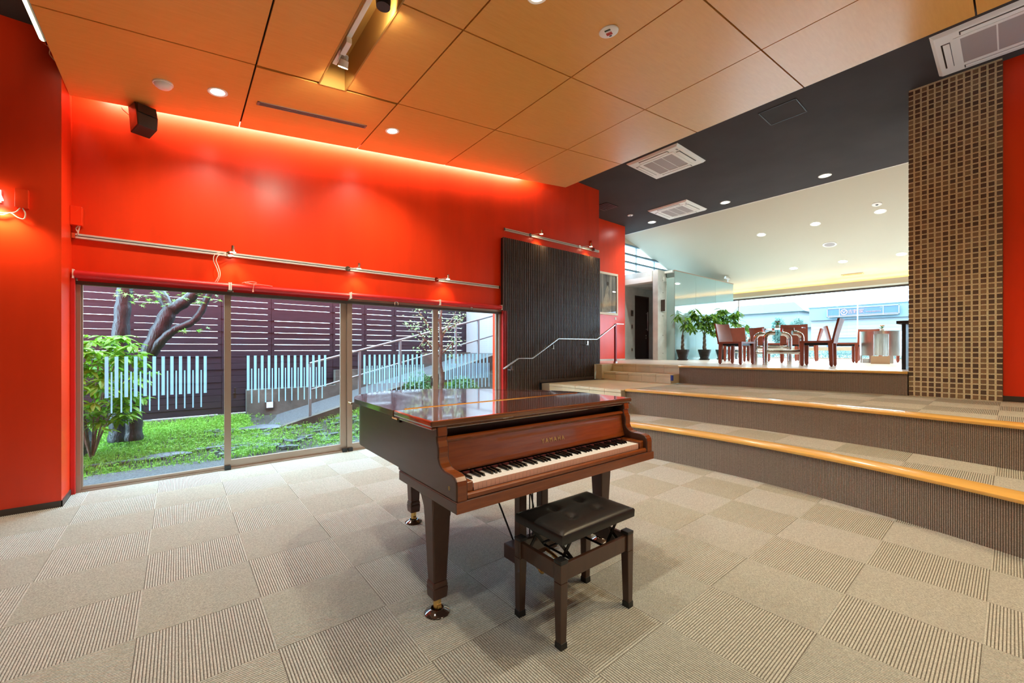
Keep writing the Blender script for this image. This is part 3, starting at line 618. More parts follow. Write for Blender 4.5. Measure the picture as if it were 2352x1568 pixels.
# aluminium rails with little halogen spots
def rail(label, x0, x1, y, z):
    t = thing('light_rail', label, 'light rail', ((x0+x1)/2, y, z)); h = (x1-x0)/2
    part('profile', MB().box(-h, h, -.012, .02, -.022, -.004).box(-h, h, -.010, .02, .004, .022).box(-h, h, 0, .02, -.004, .004), TRACKM, t)
    part('cord_line', MB().box(-h, h, -.013, -.006, -.003, .003), BLACK, t)
    for q in (-h, h): part('end_cap', MB().box(q-.012, q+.012, -.014, .02, -.024, .024), CHROME, t)
    return t
rail('long aluminium light rail on the red wall above the red roller blinds', -.76, 4.27, 5.578, 2.42)
rail('short aluminium light rail above the dark slatted wall panel', 4.38, 6.93, 5.578, 3.44)
def rail_spot(label, x, y, z, dx, dz, W=6):
    t = thing('spotlight', label, 'spotlight', (x, y, z), 0, 'halogen spots on the light rails')
    part('clamp', MB().lathe([(.034, 0), (.034, -.012), (.02, -.018)], 16, M=Matrix.Rotation(PI/2, 4, 'X')), CHROME, t, smooth=True)
    e = (dx, -.10, dz); part('arm', MB().tube([(0, -.0, 0), e], .004, 6), CHROME, t)
    h = part('lamp_head', MB().lathe([(.016, .05), (.018, .012), (.022, .0), (.030, -.022)], 16, M=Matrix.Translation(e)), CHROME, t, smooth=True)
    part('lens', MB().lathe([(.028, -.024), (.026, -.019)], 14, M=Matrix.Translation(e)), L_SPOT, h)
    spot('rail_lamp', (x+dx, y-.10, z+dz-.03), (x+dx-.0, y+.02, z-.9), W, (1, .72, .40), 105, .8, .02)
rail_spot('halogen spot on the long rail, above the first window mullion from the left', .45, 5.562, 2.42, .02, .03)
rail_spot('halogen spot on the long rail, above the middle pair of mullions', 1.742, 5.562, 2.42, .11, .02)
rail_spot('halogen spot on the long rail, nearest the slatted panel', 3.06, 5.562, 2.42, .14, .03)
rail_spot('left halogen spot on the short rail over the slatted panel', 4.98, 5.562, 3.44, .18, .05, 11)
rail_spot('right halogen spot on the short rail over the slatted panel', 6.33, 5.562, 3.44, .22, .04, 11)
WIRE = mat('pale_flex', (.72, .60, .50), .5)
single('rail_cable', MB().tube(spline([(.40, 5.55, 2.43), (.32, 5.53, 2.40), (.30, 5.53, 2.33), (.33, 5.53, 2.24), (.345, 5.53, 2.16), (.31, 5.54, 2.08)], 6), .0045, 6).tube(spline([(.43, 5.55, 2.42), (.35, 5.53, 2.39), (.325, 5.53, 2.33), (.345, 5.53, 2.26), (.36, 5.53, 2.17), (.33, 5.54, 2.08)], 6), .0045, 6), WIRE, 'pair of pale wires looping from the long light rail down to the blind', 'cable', smooth=True)
single('small_wall_block', MB().box(6.69, 6.75, 5.56, 5.6, 3.46, 3.63), RED, 'narrow red block on the red wall above the short rail end', 'wall block', bevel=.004)
single('wall_lamp_stub', MB().lathe([(.03, 0), (.034, -.05), (.028, -.055)], 16, M=Matrix.Translation((6.73, 5.545, 3.47))), mat('maroon_lamp', (.10, .02, .02), .2, coat=1), 'dark glassy lamp stub at the right end of the short rail', 'lamp', smooth=True)
# red junction boxes and cables
t = thing('junction_box', 'red junction box in the corner at the left end of the long rail', 'junction box', (-.735, 5.575, 2.60))
part('box', MB().box(-.04, .04, -.06, .02, -.09, .085), RED, t, bevel=.004); part('cable', MB().tube(spline([(.01, -.03, -.09), (-.005, -.03, -.12), (.01, -.03, -.16), (.0, -.02, -.18)], 5), .006, 6).tube(spline([(.02, -.03, -.09), (.012, -.03, -.13), (.006, -.03, -.17)], 5), .006, 6), WIRE, t, smooth=True)
t = thing('junction_box', 'flat red junction box on the left pier beside the wall lamp', 'junction box', (-.993, 5.155, 2.588))
part('box', MB().box(-.037, .037, -.022, .01, -.077, .077), RED, t, bevel=.003)
part('cable', MB().tube(spline([(.005, -.012, -.077), (.02, -.015, -.12), (.012, -.015, -.165), (-.02, -.015, -.16), (-.06, -.015, -.13), (-.10, -.015, -.155), (-.16, -.015, -.15)], 6), .0042, 6).tube(spline([(-.008, -.012, -.077), (-.03, -.014, -.115), (-.06, -.014, -.13), (-.11, -.014, -.14), (-.16, -.014, -.14)], 6), .0042, 6), WIRE, t, smooth=True)
t = thing('wall_lamp', 'bright white cone wall lamp cut by the left edge on the red pier', 'wall lamp', (-1.13, 5.165, 2.58))
part('mount', MB().box(-.03, .03, -.03, 0, -.05, .05), WHITE, t); part('shade', MB().lathe([(.018, .07), (.022, .06), (.052, -.038), (.050, -.038)], 20, M=Matrix.Translation((.0, -.07, 0)), cap=False), emit('lit_shade', (1, .84, .66), 5), t, smooth=True)
part('bulb', MB().lathe([(.0005, .03), (.02, .0), (.022, -.02), (.0005, -.035)], 14, M=Matrix.Translation((.0, -.07, 0))), L_SPOT, t)
spot('pier_lamp', (-1.13, 5.08, 2.53), (-1.13, 5.1, 0), 22, (1, .74, .44), 130, .8, .03)
# red roller blinds
def blind(label, x0, x1, z, hang=.0, droop=0):
    t = thing('roller_blind', label, 'roller blind', ((x0+x1)/2, 5.535, z), 0, 'red roller blinds'); h = (x1-x0)/2
    part('roll', MB().tube([(-h+.012, 0, 0), (h-.012, 0, 0)], .036, 20), REDCLOTH, t, smooth=True)
    for q in (-h, h-.012): part('bracket', MB().box(q, q+.012, -.03, .05, -.042, .042), WHITE, t)
    if hang: part('bottom_rail', MB().box(-h+.03, h-.02, .018, .040, -.075-hang, -.02), REDCLOTH, t); part('rail_cap', MB().box(-h+.022, -h+.032, .012, .044, -.075-hang, -.05), WHITE, t)
    return t
blind('rolled red roller blind at the far left over the tree window', -.76, .447, 2.055, .012)
b2 = blind('rolled red roller blind with tangled pull cord, second from the left', .453, 1.758, 2.055, .01)
b3 = blind('rolled red roller blind, third from the left, over the handrail view', 1.764, 3.085, 2.067)
b4 = blind('rolled red roller blind, last on the right next to the slatted panel', 3.091, 4.29, 2.070)
for bl, x in ((b3, 2.40), (b4, 3.68)):
    x -= bl.location.x; part('pull_loop', MB().tube([(x-.025, 0, -.085), (x-.025, 0, -.05), (x-.015, 0, -.038), (x+.015, 0, -.038), (x+.025, 0, -.05), (x+.025, 0, -.085)], .004, 6), CHROME, bl)
ox = b2.location.x; q_ = [(.56, 5.51, 2.10), (.60, 5.50, 2.115), (.66, 5.50, 2.10), (.70, 5.50, 2.118), (.64, 5.50, 2.125), (.59, 5.50, 2.105), (.66, 5.495, 2.098), (.72, 5.495, 2.10), (.80, 5.50, 2.098), (.86, 5.50, 2.092)]
part('pull_cord', MB().tube(spline([(a-ox, b-5.535, c-2.055) for a, b, c in q_], 6), .0035, 6).tube([(.675-ox, -.041, .045), (.668-ox, -.043, -.005), (.665-ox, -.043, -.02)], .003, 6).lathe([(.004, .03), (.010, .0), (.0005, -.002)], 10, M=Matrix.Translation((.665-ox, -.043, -.047))), mat('pink_cord', (.75, .32, .28), .6), b2, smooth=True)
# ---- dark slatted panel with handrail
sp = thing('slat_panel', 'tall dark slatted timber wall panel beside the red wall corner', 'wall panel', (5.58, 5.5, 0))
NS = 58
part('backing', MB().box(-1.27, 1.31, .045, .075, .0, 3.27), SLATB, sp)
for zz in (.86, 1.94, 3.08): part('rail', MB().box(-1.27, 1.31, .028, .045, zz, zz+.03), SLATB, sp)
slat_hi = MB().box(-.0125, .0125, -.0, .03, Z2+.05, 3.275).mesh('slat', SLAT); slat_lo = MB().box(-.0125, .0125, 0, .03, .20, 3.275).mesh('slat', SLAT)
for k in range(NS):
    x = -1.262+k*(2.56/(NS-1)); link('slat', slat_hi if 5.58+x > 5.15 else slat_lo, sp, (x, 0, 0))
part('base_board', MB().box(-.43, 1.31, -.01, .04, Z2, Z2+.05), SLAT, sp)
hr = thing('handrail', 'flat steel stair handrail stepping up along the slatted panel', 'handrail', (5.8, 5.36, Z2))
pts = [(4.20, 1.03), (4.52, 1.20), (4.84, 1.197), (5.49, 1.553), (6.60, 1.56), (7.25, 1.90), (7.50, 1.905)]
rl = MB()
for (xa, za), (xb, zb) in zip(pts, pts[1:]): rl.bar((xa-5.8, 0, za-Z2), (xb-5.8, 0, zb-Z2), .04, .014, up=(0, 0, 1))
part('rail', rl, mat('rail_steel', (.66, .65, .63), .3, metal=.8), hr)
for x, z in ((4.38, 1.09), (5.36, 1.45), (6.32, 1.53)): part('bracket', MB().box(x-5.8-.012, x-5.8+.012, -.012, .012, z-Z2-.09, z-Z2-.01)  .box(x-5.8-.03, x-5.8+.03, .0, .128, z-Z2-.09, z-Z2-.075), CHROME, hr)
part('post', MB().box(1.41, 1.45, -.02, .02, Z3-Z2+.0, 1.90-Z2), mat('reddish_post', (.30, .05, .06), .35, metal=.5), hr)
part('foot', MB().box(1.40, 1.46, -.03, .03, Z3-Z2, Z3-Z2+.04), STEEL, hr)
# ---- framed picture on the far red wall
pc = thing('framed_picture', 'framed grey painting of a pale gowned figure on the far red wall', 'painting', (8.81, 6.79, 2.83))
FR = mat('cream_frame', (.82, .77, .64), .5); hw, hh = .425, .56; fw_ = .06
part('frame', MB().box(-hw, hw, -.035, 0, hh-fw_, hh).box(-hw, hw, -.035, 0, -hh, -hh+fw_).box(-hw, -hw+fw_, -.035, 0, -hh+fw_, hh-fw_).box(hw-fw_, hw, -.035, 0, -hh+fw_, hh-fw_), FR, pc, bevel=.008)
def canvasmat():
    m, nt, b = nodes('painted_canvas'); setp(b, (.2, .2, .2), .6); v = coords(nt, (9, 1, .6)); n = noise(nt, v, 1.3, 3)
    nt.links.new(ramp(nt, n, [(.35, (.045, .045, .05)), (.5, (.16, .16, .15)), (.65, (.42, .39, .32))]), b.inputs['Base Color']); return m
cv = part('canvas', MB().box(-hw+fw_, hw-fw_, -.012, -.004, -hh+fw_, hh-fw_), canvasmat(), pc)
part('figure', MB().prism([(-.25, -.5), (.14, -.5), (.10, -.2), (.02, .0), (.05, .12), (.02, .2), (-.03, .21), (-.07, .12), (-.12, -.05), (-.22, -.3)], -.0135, -.012, 'y'), mat('pale_gown', (.36, .33, .26), .7, var=(6, .6)), cv)
part('figure', MB().lathe([(.05, 0), (.05, .001)], 16, M=Matrix.Translation((0, -.0135, .27)) @ Matrix.Rotation(PI/2, 4, 'X')), mat('dark_hair', (.04, .03, .025), .7), cv)
part('glazing', MB().box(-hw+fw_, hw-fw_, -.020, -.018, -hh+fw_, hh-fw_), GLASSW, pc)
single('name_card', MB().box(9.13, 9.19, 6.782, 6.79, 2.16, 2.225), WHITE, 'tiny white card on the red wall under the framed painting', 'card')
# ---- small fittings on the concrete core
t = thing('door_sign', 'small glass sign plate standing out from the concrete pillar', 'sign', (10.52, 6.19, 2.58)); part('plate', MB().box(-.07, .10, -.012, 0, -.16, .16), mat('pale_plate', (.62, .72, .75), .2), t); part('edge', MB().box(-.075, -.07, -.10, .02, -.16, .16), ALUD, t)
t = thing('light_switch', 'pale double light switch on the recess wall beside the dark door', 'switch', (10.80, 7.40, 2.06)); part('plate', MB().box(-.04, .04, -.01, 0, -.08, .08), mat('switch_plate', (.55, .52, .45), .4), t); part('rocker', MB().box(-.02, .02, -.015, -.01, -.05, .05), BLACK, t)
t = thing('wall_socket', 'pale socket plate low on the recess wall beside the dark door', 'socket', (10.80, 7.40, 1.35)); part('plate', MB().box(-.04, .04, -.01, 0, -.06, .06), mat('switch_plate', (.55, .52, .45), .4), t); part('insert', MB().box(-.02, .02, -.014, -.01, -.04, .04), BLACK, t)
t = thing('wall_panel', 'brown control panel on the recess wall beside the dark door', 'control panel', (10.80, 7.40, 2.47)); part('plate', MB().box(-.055, .055, -.02, 0, -.09, .09), mat('brown_plate', (.10, .07, .05), .4), t); part('screen', MB().box(-.035, .035, -.024, -.02, -.02, .06), BLACK, t)
t = thing('security_camera', 'small white security camera on top corner of the glass wall', 'camera', (14.1, 5.96, 3.578)); part('mount', MB().tube([(0, 0, 0), (0, 0, .07), (.0, -.03, .10)], .02, 10), WHITE, t, smooth=True)
b = part('body', MB().lathe([(.045, 0), (.05, .03), (.05, .16)], 16, M=Matrix.Translation((.02, .0, .13)) @ Matrix.Rotation(1.9, 4, 'Y') @ Matrix.Rotation(.5, 4, 'X') @ Matrix.Translation((0, 0, -.12))), WHITE, t, smooth=True)
single('blue_tape', MB().box(6.762, 6.80, 3.80, 3.834, .80, .895), mat('blue_tape', (.02, .06, .45), .5), 'small strip of blue tape on the corner of the tiled step', 'tape')
# ================================================================== GRAND PIANO (origin under the key fronts)
pn = thing('grand_piano', 'brown polished grand piano with closed lid standing on beige carpet tiles', 'piano', (1.665, 1.53, 0), math.radians(-1.0))
HW = .735
def outline(inset, y0):
    c = [(-.765, y0), (-.765, 1.20), (-.757, 1.30), (-.70, 1.44), (-.61, 1.545), (-.48, 1.625), (-.32, 1.662), (-.15, 1.640), (.02, 1.555), (.22, 1.405), (.42, 1.22), (.58, 1.02), (.70, .83), (.755, .68), (.765, .55), (.765, y0)]
    s = spline([(a, b, 0) for a, b in c[1:-1]], 5); pts = [(c[0][0], c[0][1])]+[(p.x, p.y) for p in s]+[(c[-1][0], c[-1][1])]
    if not inset: return pts
    n = len(pts); out = []
    for i, p in enumerate(pts):
        a, b = Vector(pts[max(i-1, 0)]), Vector(pts[min(i+1, n-1)]); d = (b-a).normalized(); nn = Vector((d.y, -d.x))
        q = Vector(p)+nn*inset; out.append((q.x, q.y))
    return out
rim = part('rim', MB().prism(outline(.0345, .30), .700, .985), PSIDE, pn, bevel=.006)
HING = .60
lid_main = part('lid', MB().prism(outline(0, HING+.002), .986, 1.017), PLID, pn, bevel=.009, seg=3)
flap = part('lid_flap', MB().prism([(-.765, .148), (.765, .148), (.765, HING-.002), (-.765, HING-.002)], .986, 1.017), PLID, pn, bevel=.009, seg=3)
part('lid_moulding', MB().prism([(-.757, .158), (.757, .158), (.757, HING-.004), (-.757, HING-.004)], .973, .986), PLID, flap, bevel=.004)
part('piano_hinge', MB().tube([(-.70, HING, 1.0165), (.70, HING, 1.0165)], .0045, 8), BRASS, lid_main)
for y in (.30, 1.1): part('hinge_knuckle', MB().tube([(-.758, y+.25, .975), (-.758, y+.32, .975)], .006, 8), BRASS, lid_main)
# arms: the side boards that sweep down to the keyboard ends
arm = [(.62, .985), (.155, .985), (.150, .945), (.157, .940), (.154, .92), (.142, .895), (.140, .87), (.142, .845), (.130, .822), (.108, .806), (.08, .799), (.02, .797), (-.008, .790), (-.022, .775), (-.026, .755), (-.026, .688), (.62, .688)]
for s in (-1, 1):
    a, b = (-HW, -HW+.058) if s < 0 else (HW-.058, HW)
    yb = 1.15 if s < 0 else .56
    sm = [(yb, .985)]+arm[1:16]+[(.60, .688), (.60, .700), (yb, .700)] if s < 0 else [(yb, .985)]+arm[1:16]+[(yb, .688)]
    ar = part('arm', MB().prism(sm, a, b, 'x'), PSIDE if s < 0 else PSIDE, pn, bevel=.006, seg=3)
    part('arm_face', MB().prism([(p[0]-.0015, p[1]) for p in arm[1:16]]+[(p[0]+.010, p[1]-.004) for p in arm[15:0:-1]], a+.006, b-.006, 'x'), PWOOD, ar)
    c0, c1 = (a+.058, -.634) if s < 0 else (.634, b-.058)
    ck = part('cheek_block', MB().box(c0, c1, -.004, .15, .70, .758), PWOOD, pn, bevel=.006, seg=3); part('screw', MB().lathe([(.006, .758), (.005, .762), (.0005, .763)], 10, M=Matrix.Translation(((c0+c1)/2, .03, 0))), BRASS, ck)
part('key_bed', MB().box(-HW-.005, HW+.005, -.035, .58, .638, .688), PSIDE, pn, bevel=.004)
part('key_bed_front', MB().box(-HW-.004, HW+.004, -.0375, -.034, .640, .686), PWOOD, pn)
part('key_slip', MB().prism([(-.024, .690), (-.024, .706), (-.018, .713), (-.008, .715), (-.008, .690)], -HW+.058, HW-.058, 'x'), PWOOD, pn, bevel=.002)
fall = [(.150, .762), (.146, .772), (.152, .79), (.160, .83), (.166, .87), (.170, .905), (.164, .911), (.158, .918), (.160, .927), (.170, .932), (.185, .930), (.190, .91), (.185, .80), (.170, .762)]
part('fallboard', MB().prism(fall, -HW+.058, HW-.058, 'x'), PWOOD, pn, bevel=.002)
part('music_desk_recess', MB().box(-HW+.058, HW-.058, .24, .26, .90, .975), PSIDE, pn)
part('felt_strip', MB().box(-.63, .63, .140, .150, .742, .756), mat('red_felt', (.10, .012, .012), .9), pn)
tx = textmesh('lettering', 'YAMAHA', .036, GOLDL, pn, (.02, .1575, .828), (PI/2-.14, 0, 0), .92, .0006, 1.55); tx['label'] = 'gold spaced capital lettering on the fallboard'
em = part('emblem', MB().lathe([(.009, 0), (.009, .0006), (.0075, .0006), (.0075, 0)], 16, cap=False, M=Matrix.Translation((-HW-.0008, .035, .735)) @ Matrix.Rotation(-PI/2, 4, 'Y')), GOLDL, pn); em['label'] = 'small round gold emblem on the side'
part('emblem_bars', MB().box(-HW-.0012, -HW-.0004, .028, .042, .7345, .7355).box(-HW-.0012, -HW-.0004, .0342, .0358, .728, .742), GOLDL, em)
part('prop_catch', MB().box(-HW-.014, -HW, .55, .585, .955, .972), BLACKM, pn, bevel=.002)
# 52 white and 36 black keys
pitch = 1.256/52
wk = MB().box(-pitch/2+.0005, pitch/2-.0005, 0, .15, .724, .7445); wk.m[2] = 1
wkm = wk.mesh('white_key', [IVORY, KEYF], fix=False); kf = MB().box(-pitch/2+.0006, pitch/2-.0006, -.001, 0, .712, .740).mesh('key_front', KEYF)
bkm = MB().add([(-.0055, .052, .7445), (.0055, .052, .7445), (.0055, .148, .7445), (-.0055, .148, .7445), (-.0042, .060, .7565), (.0042, .060, .7565), (.0042, .148, .7565), (-.0042, .148, .7565)], [(3, 2, 1, 0), (4, 5, 6, 7), (0, 1, 5, 4), (1, 2, 6, 5), (2, 3, 7, 6), (3, 0, 4, 7)]).mesh('black_key', EBONY)
for k in range(52):
    o = link('white_key', wkm, pn, (-.628+(k+.5)*pitch, .004, 0)); link('key_front', kf, o)
    if k < 51 and 'ABCDEFG'[k % 7] in 'ACDFG': link('black_key', bkm, pn, (-.628+(k+1)*pitch, .004, 0), bevel=0)
# legs
def leg(x, y, top, front=True, sc=1.0):
    mb = MB(); zt = .640 if front else .70
    mb.frustum((0, 0, .172), (.074*sc, .074*sc), (0, 0, zt), (.112*sc, .112*sc)); mb.frustum((0, 0, .145), (.086*sc, .086*sc), (0, 0, .175), (.075*sc, .075*sc)); mb.frustum((0, 0, .085), (.078*sc, .078*sc), (0, 0, .145), (.086*sc, .086*sc))
    l = part('leg', mb, PSIDE, pn, (x, y, 0), bevel=.008)
    if front: part('leg_bracket', MB().prism([(-.060, .640), (-.056, .56), (-.050, .50), (.048, .50), (.056, .545), (.085, .59), (.14, .618), (.23, .634), (.23, .640)], -.050, .050, 'x'), PSIDE, l, bevel=.006)
    c = part('caster', MB().lathe([(.020, .03), (.020, .088)], 14).lathe([(.026, -.011), (.026, .011)], 16, M=Matrix.Translation((0, 0, .036)) @ Matrix.Rotation(PI/2, 4, 'Y')), BRASS, l, smooth=True)
    u = part('caster_cup', MB().lathe([(.064, 0), (.066, .006), (.062, .011), (.045, .017), (.034, .026), (.030, .026), (.029, .012), (.0005, .012)], 30), CUP, pn, (x, y, 0), smooth=True)
leg(-.640, .327, .64); leg(.650, .327, .64); leg(-.262, 1.43, .70, False, .95)
# pedal lyre
ly = part('pedal_lyre', MB().box(-.115, -.060, .30, .35, .20, .64).box(.060, .115, .30, .35, .20, .64), PSIDE, pn, bevel=.004)
part('pedal_box', MB().box(-.17, .17, .275, .385, .115, .20), PSIDE, ly, bevel=.006)
part('lyre_block', MB().box(-.13, .13, .29, .36, .60, .640), PSIDE, ly)
for x in (-.012, .012): part('pedal_rod', MB().tube([(x, .33, .2), (x, .33, .64)], .004, 8), BLACKM, ly)
for s in (-1, 1): part('brace_rod', MB().tube([(s*.10, .375, .19), (s*.17, .62, .66)], .0055, 8), BLACKM, ly)
for x in (-.075, 0, .075): part('pedal', MB().tube(spline([(x, .28, .125), (x, .22, .12), (x, .17, .105), (x, .135, .095)], 5), [.010]*6+[.012]*5+[.016]*3+[.013, .006], 12), BRASS, ly, smooth=True)
# ================================================================== BENCH
bn = thing('piano_bench', 'black leather buttoned piano bench with adjustable height before the keyboard', 'bench', (1.59, 1.4325, 0), math.radians(-1.2))
seat = MB(); NX, NY = 30, 18
def seat_z(u, v):
    z = .535
    for bx in (-.36, .36):
        for by in (-.36, .36):
            d = math.hypot((u-bx)*1.7, v-by); z -= .020*math.exp(-(d/.14)**2)
    z -= .016*max(abs(u), abs(v))**7; return z
sx_, sy_ = .262, .163
for j in range(NY+1):
    for i in range(NX+1):
        u, v = -1+2*i/NX, -1+2*j/NY; seat.v.append((u*sx_, v*sy_-.008, seat_z(u, v)))
for j in range(NY):
    for i in range(NX): a = j*(NX+1)+i; seat.f.append([a, a+1, a+NX+2, a+NX+1]); seat.m.append(0)
ring = [(i, 0) for i in range(NX)]+[(NX, j) for j in range(NY)]+[(NX-i, NY) for i in range(NX)]+[(0, NY-j) for j in range(NY)]
o0 = len(seat.v)
for i, j in ring:
    p = seat.v[j*(NX+1)+i]; seat.v.append((p[0]*1.018, (p[1]+.008)*1.025-.008, .512)); 
for i, j in ring:
    p = seat.v[j*(NX+1)+i]; seat.v.append((p[0]*1.012, (p[1]+.008)*1.018-.008, .476))
n = len(ring)
for k in range(n):
    a = ring[k][1]*(NX+1)+ring[k][0]; k2 = (k+1) % n; b = ring[k2][1]*(NX+1)+ring[k2][0]
    seat.f.append([b, a, o0+k, o0+k2]); seat.m.append(0); seat.f.append([o0+k2, o0+k, o0+n+k, o0+n+k2]); seat.m.append(0)
seat.f.append([o0+n+k for k in range(n)]); seat.m.append(0)
st = part('seat', seat, LEATHER, bn, smooth=True)
for bx in (-.36, .36):
    for by in (-.36, .36): part('button', MB().lathe([(.010, -.003), (.009, .002), (.0005, .004)], 14, M=Matrix.Translation((bx*sx_, by*sy_-.008, .520))), LEATHER, st, smooth=True)
for sx in (-1, 1):
    for sy in (-1, 1):
        x, y = sx*.246, sy*.146
        l = part('leg', MB().frustum((x, y, .03), (.036, .036), (x-sx*.002, y-sy*.002, .30), (.046, .046)).frustum((x-sx*.002, y-sy*.002, .30), (.046, .046), (x-sx*.002, y-sy*.002, .385), (.046, .046)), BWOOD, bn, bevel=.003)
        part('foot_cap', MB().frustum((x, y, 0), (.042, .042), (x, y, .032), (.040, .040)), BLACK, l, bevel=.002); part('top_cap', MB().cbox((x-sx*.002, y-sy*.002, .392), (.048, .048, .016)), BLACK, l, bevel=.003)
for sy in (-1, 1): part('side_rail', MB().box(-.224, .224, sy*.146-.010, sy*.146+.010, .30, .378), BWOOD, bn, bevel=.003)
for sx in (-1, 1): part('end_rail', MB().box(sx*.246-.010, sx*.246+.010, -.124, .124, .30, .378), BWOOD, bn, bevel=.003)
lf = part('lift_frame', MB().box(-.21, .21, -.115, -.10, .462, .476).box(-.21, .21, .10, .115, .462, .476), BLACKM, bn)
for sy in (-1, 1):
    for sx in (-1, 1):
        part('scissor_arm', MB().bar((sx*.17-.055, sy*.105, .335), (sx*.17+.055, sy*.105, .468), .005, .016), BLACKM, lf); part('scissor_arm', MB().bar((sx*.17+.055, sy*.10, .335), (sx*.17-.055, sy*.10, .468), .005, .016), BLACKM, lf)
for dy in (-.05, .05): part('spindle', MB().tube([(-.20, dy*.5, .40), (.22, dy*.5, .40)], .006, 8), BLACKM, lf)
for sx in (-.115, .115): part('cross_tube', MB().tube([(sx, -.10, .335), (sx, .10, .335)], .006, 8), BLACKM, lf)
# ================================================================== FURNITURE ON THE RAISED FLOOR
def chair_parts(t):
    # leather-clad chair: origin on the floor, faces +x
    for sy in (-1, 1):
        part('leg', MB().frustum((.20, sy*.215, .02), (.052, .050), (.20, sy*.215, .43), (.062, .058)), CAB, t, bevel=.010); part('leg', MB().frustum((-.215, sy*.215, .02), (.052, .050), (-.20, sy*.215, .43), (.066, .058)), CAB, t, bevel=.010)
        for x in (.20, -.215): part('foot', MB().lathe([(.012, 0), (.02, .012), (.022, .03)], 10, M=Matrix.Translation((x, sy*.215, 0))), CAB, t)
    mb = MB(); N = 10
    for i in range(N+1):
        u = i/N
        for j in range(9):
            v = -1+2*j/8; mb.v.append((-.22+.455*u, v*.242, .445-.014*(1-v*v)*math.sin(PI*u)))
    for i in range(N+1):
        u = i/N
        for j in range(9): v = -1+2*j/8; mb.v.append((-.22+.455*u, v*.242, .415-.004))
    for i in range(N):
        for j in range(8):
            a = i*9+j; mb.f.append([a, a+9, a+10, a+1]); mb.m.append(0); b = a+9*(N+1); mb.f.append([b, b+1, b+10, b+9]); mb.m.append(0)
    for i in range(N):
        for j, d in ((0, 0), (8, 1)): a = i*9+j; b = a+9*(N+1); mb.f.append([a, b, b+9, a+9] if d == 0 else [a, a+9, b+9, b]); mb.m.append(0)
    for j in range(8):
        a = j; b = a+9*(N+1); mb.f.append([a, a+1, b+1, b]); mb.m.append(0); a = N*9+j; b = a+9*(N+1); mb.f.append([a+1, a, b, b+1]); mb.m.append(0)
    part('seat', mb, CAB, t, smooth=True)
    bk = MB(); N = 10; W = 9
    for s in (0, 1):
        for i in range(N+1):
            u = i/N
            for j in range(W):
                v = -1+2*j/(W-1); x = -.215-.085*u**1.2-.035*(1-v*v)*(.35+.65*u)+(.0 if s == 0 else -.032)
                if s == 0 and u < .12: x += .02*(1-u/.12)
                bk.v.append((x, v*(.248-.010*u), .40+.425*u-.012*(1-v*v)*u))
    q = (N+1)*W
    for i in range(N):
        for j in range(W-1): a = i*W+j; bk.f.append([a, a+1, a+W+1, a+W]); bk.m.append(0); bk.f.append([q+a, q+a+W, q+a+W+1, q+a+1]); bk.m.append(0)
    for i in range(N):
        a = i*W; bk.f.append([a, a+W, q+a+W, q+a]); bk.m.append(0); a = i*W+W-1; bk.f.append([a, q+a, q+a+W, a+W]); bk.m.append(0)
    for j in range(W-1): a = j; bk.f.append([a, q+a, q+a+1, a+1]); bk.m.append(0); a = N*W+j; bk.f.append([a, a+1, q+a+1, q+a]); bk.m.append(0)
    part('backrest', bk, CAB, t, smooth=True); part('seam', MB().tube([(-.305, -.236, .82), (-.328, -.12, .814), (-.338, 0, .811), (-.328, .12, .814), (-.305, .236, .82)], .005, 6), mat('dark_seam', (.09, .02, .012), .5), t)
    part('underframe', MB().box(-.18, .18, -.19, -.17, .37, .41).box(-.18, .18, .17, .19, .37, .41).box(-.19, -.17, -.19, .19, .37, .41).box(.17, .19, -.19, .19, .37, .41), BLACKM, t)
VX, VY = math.cos(math.radians(50.75)), math.sin(math.radians(50.75))
def at_px(px, depth):                              # plan position of a picture column at a given depth from the lens
    u = (px-1176)/939; return (VX+VY*u)*depth, (VY-VX*u)*depth
def heading(deg): return math.radians(deg)
RIGHTW = -39.25                                     # world angle of "to the right" as seen by the camera
ch0 = thing('leather_chair', 'russet leather chair nearest the potted trees, turned to the right', 'chair', (0, 0, 0)); chair_parts(ch0)
def side_on(px): return 50.75-math.degrees(math.atan((px-1176)/939))-90     # world angle of a move to the right across the line of sight there
CH = [(1692, 8.2, -30, None), (1692, 10.2, 78, 'russet leather chair just behind the leftmost one, its back to the camera'),
      (1822, 8.95, 92, 'russet leather chair with its back seen straight on, beyond the chrome pipe table'),
      (1879, 7.3, 172, 'russet leather chair in side view with tall back, facing left to the pipe table'),
      (1937, 9.2, 6, 'russet leather chair in side view, facing right to the drum table'),
      (1996, 10.3, -94, 'russet leather chair standing behind the steel drum table'),
      (2078, 9.4, 200, 'russet leather chair right of the drum table, half hidden by the brick pier'),
      (1764, 9.9, 40, 'russet leather chair seen through the pipe table, far side'),
      (1852, 10.6, 175, 'russet leather chair far back, peeping out right of the straight-on one')]
for k, (px, dp, rz, lab) in enumerate(CH):
    x, y = at_px(px, dp); rz += side_on(px)
    if k == 0: ch0.location = (x, y, Z3); ch0.rotation_euler = (0, 0, heading(rz)); ch0['group'] = 'russet leather chairs on the raised floor'
    else: dup(ch0, (x, y, Z3), heading(rz), lab, 'russet leather chairs on the raised floor')
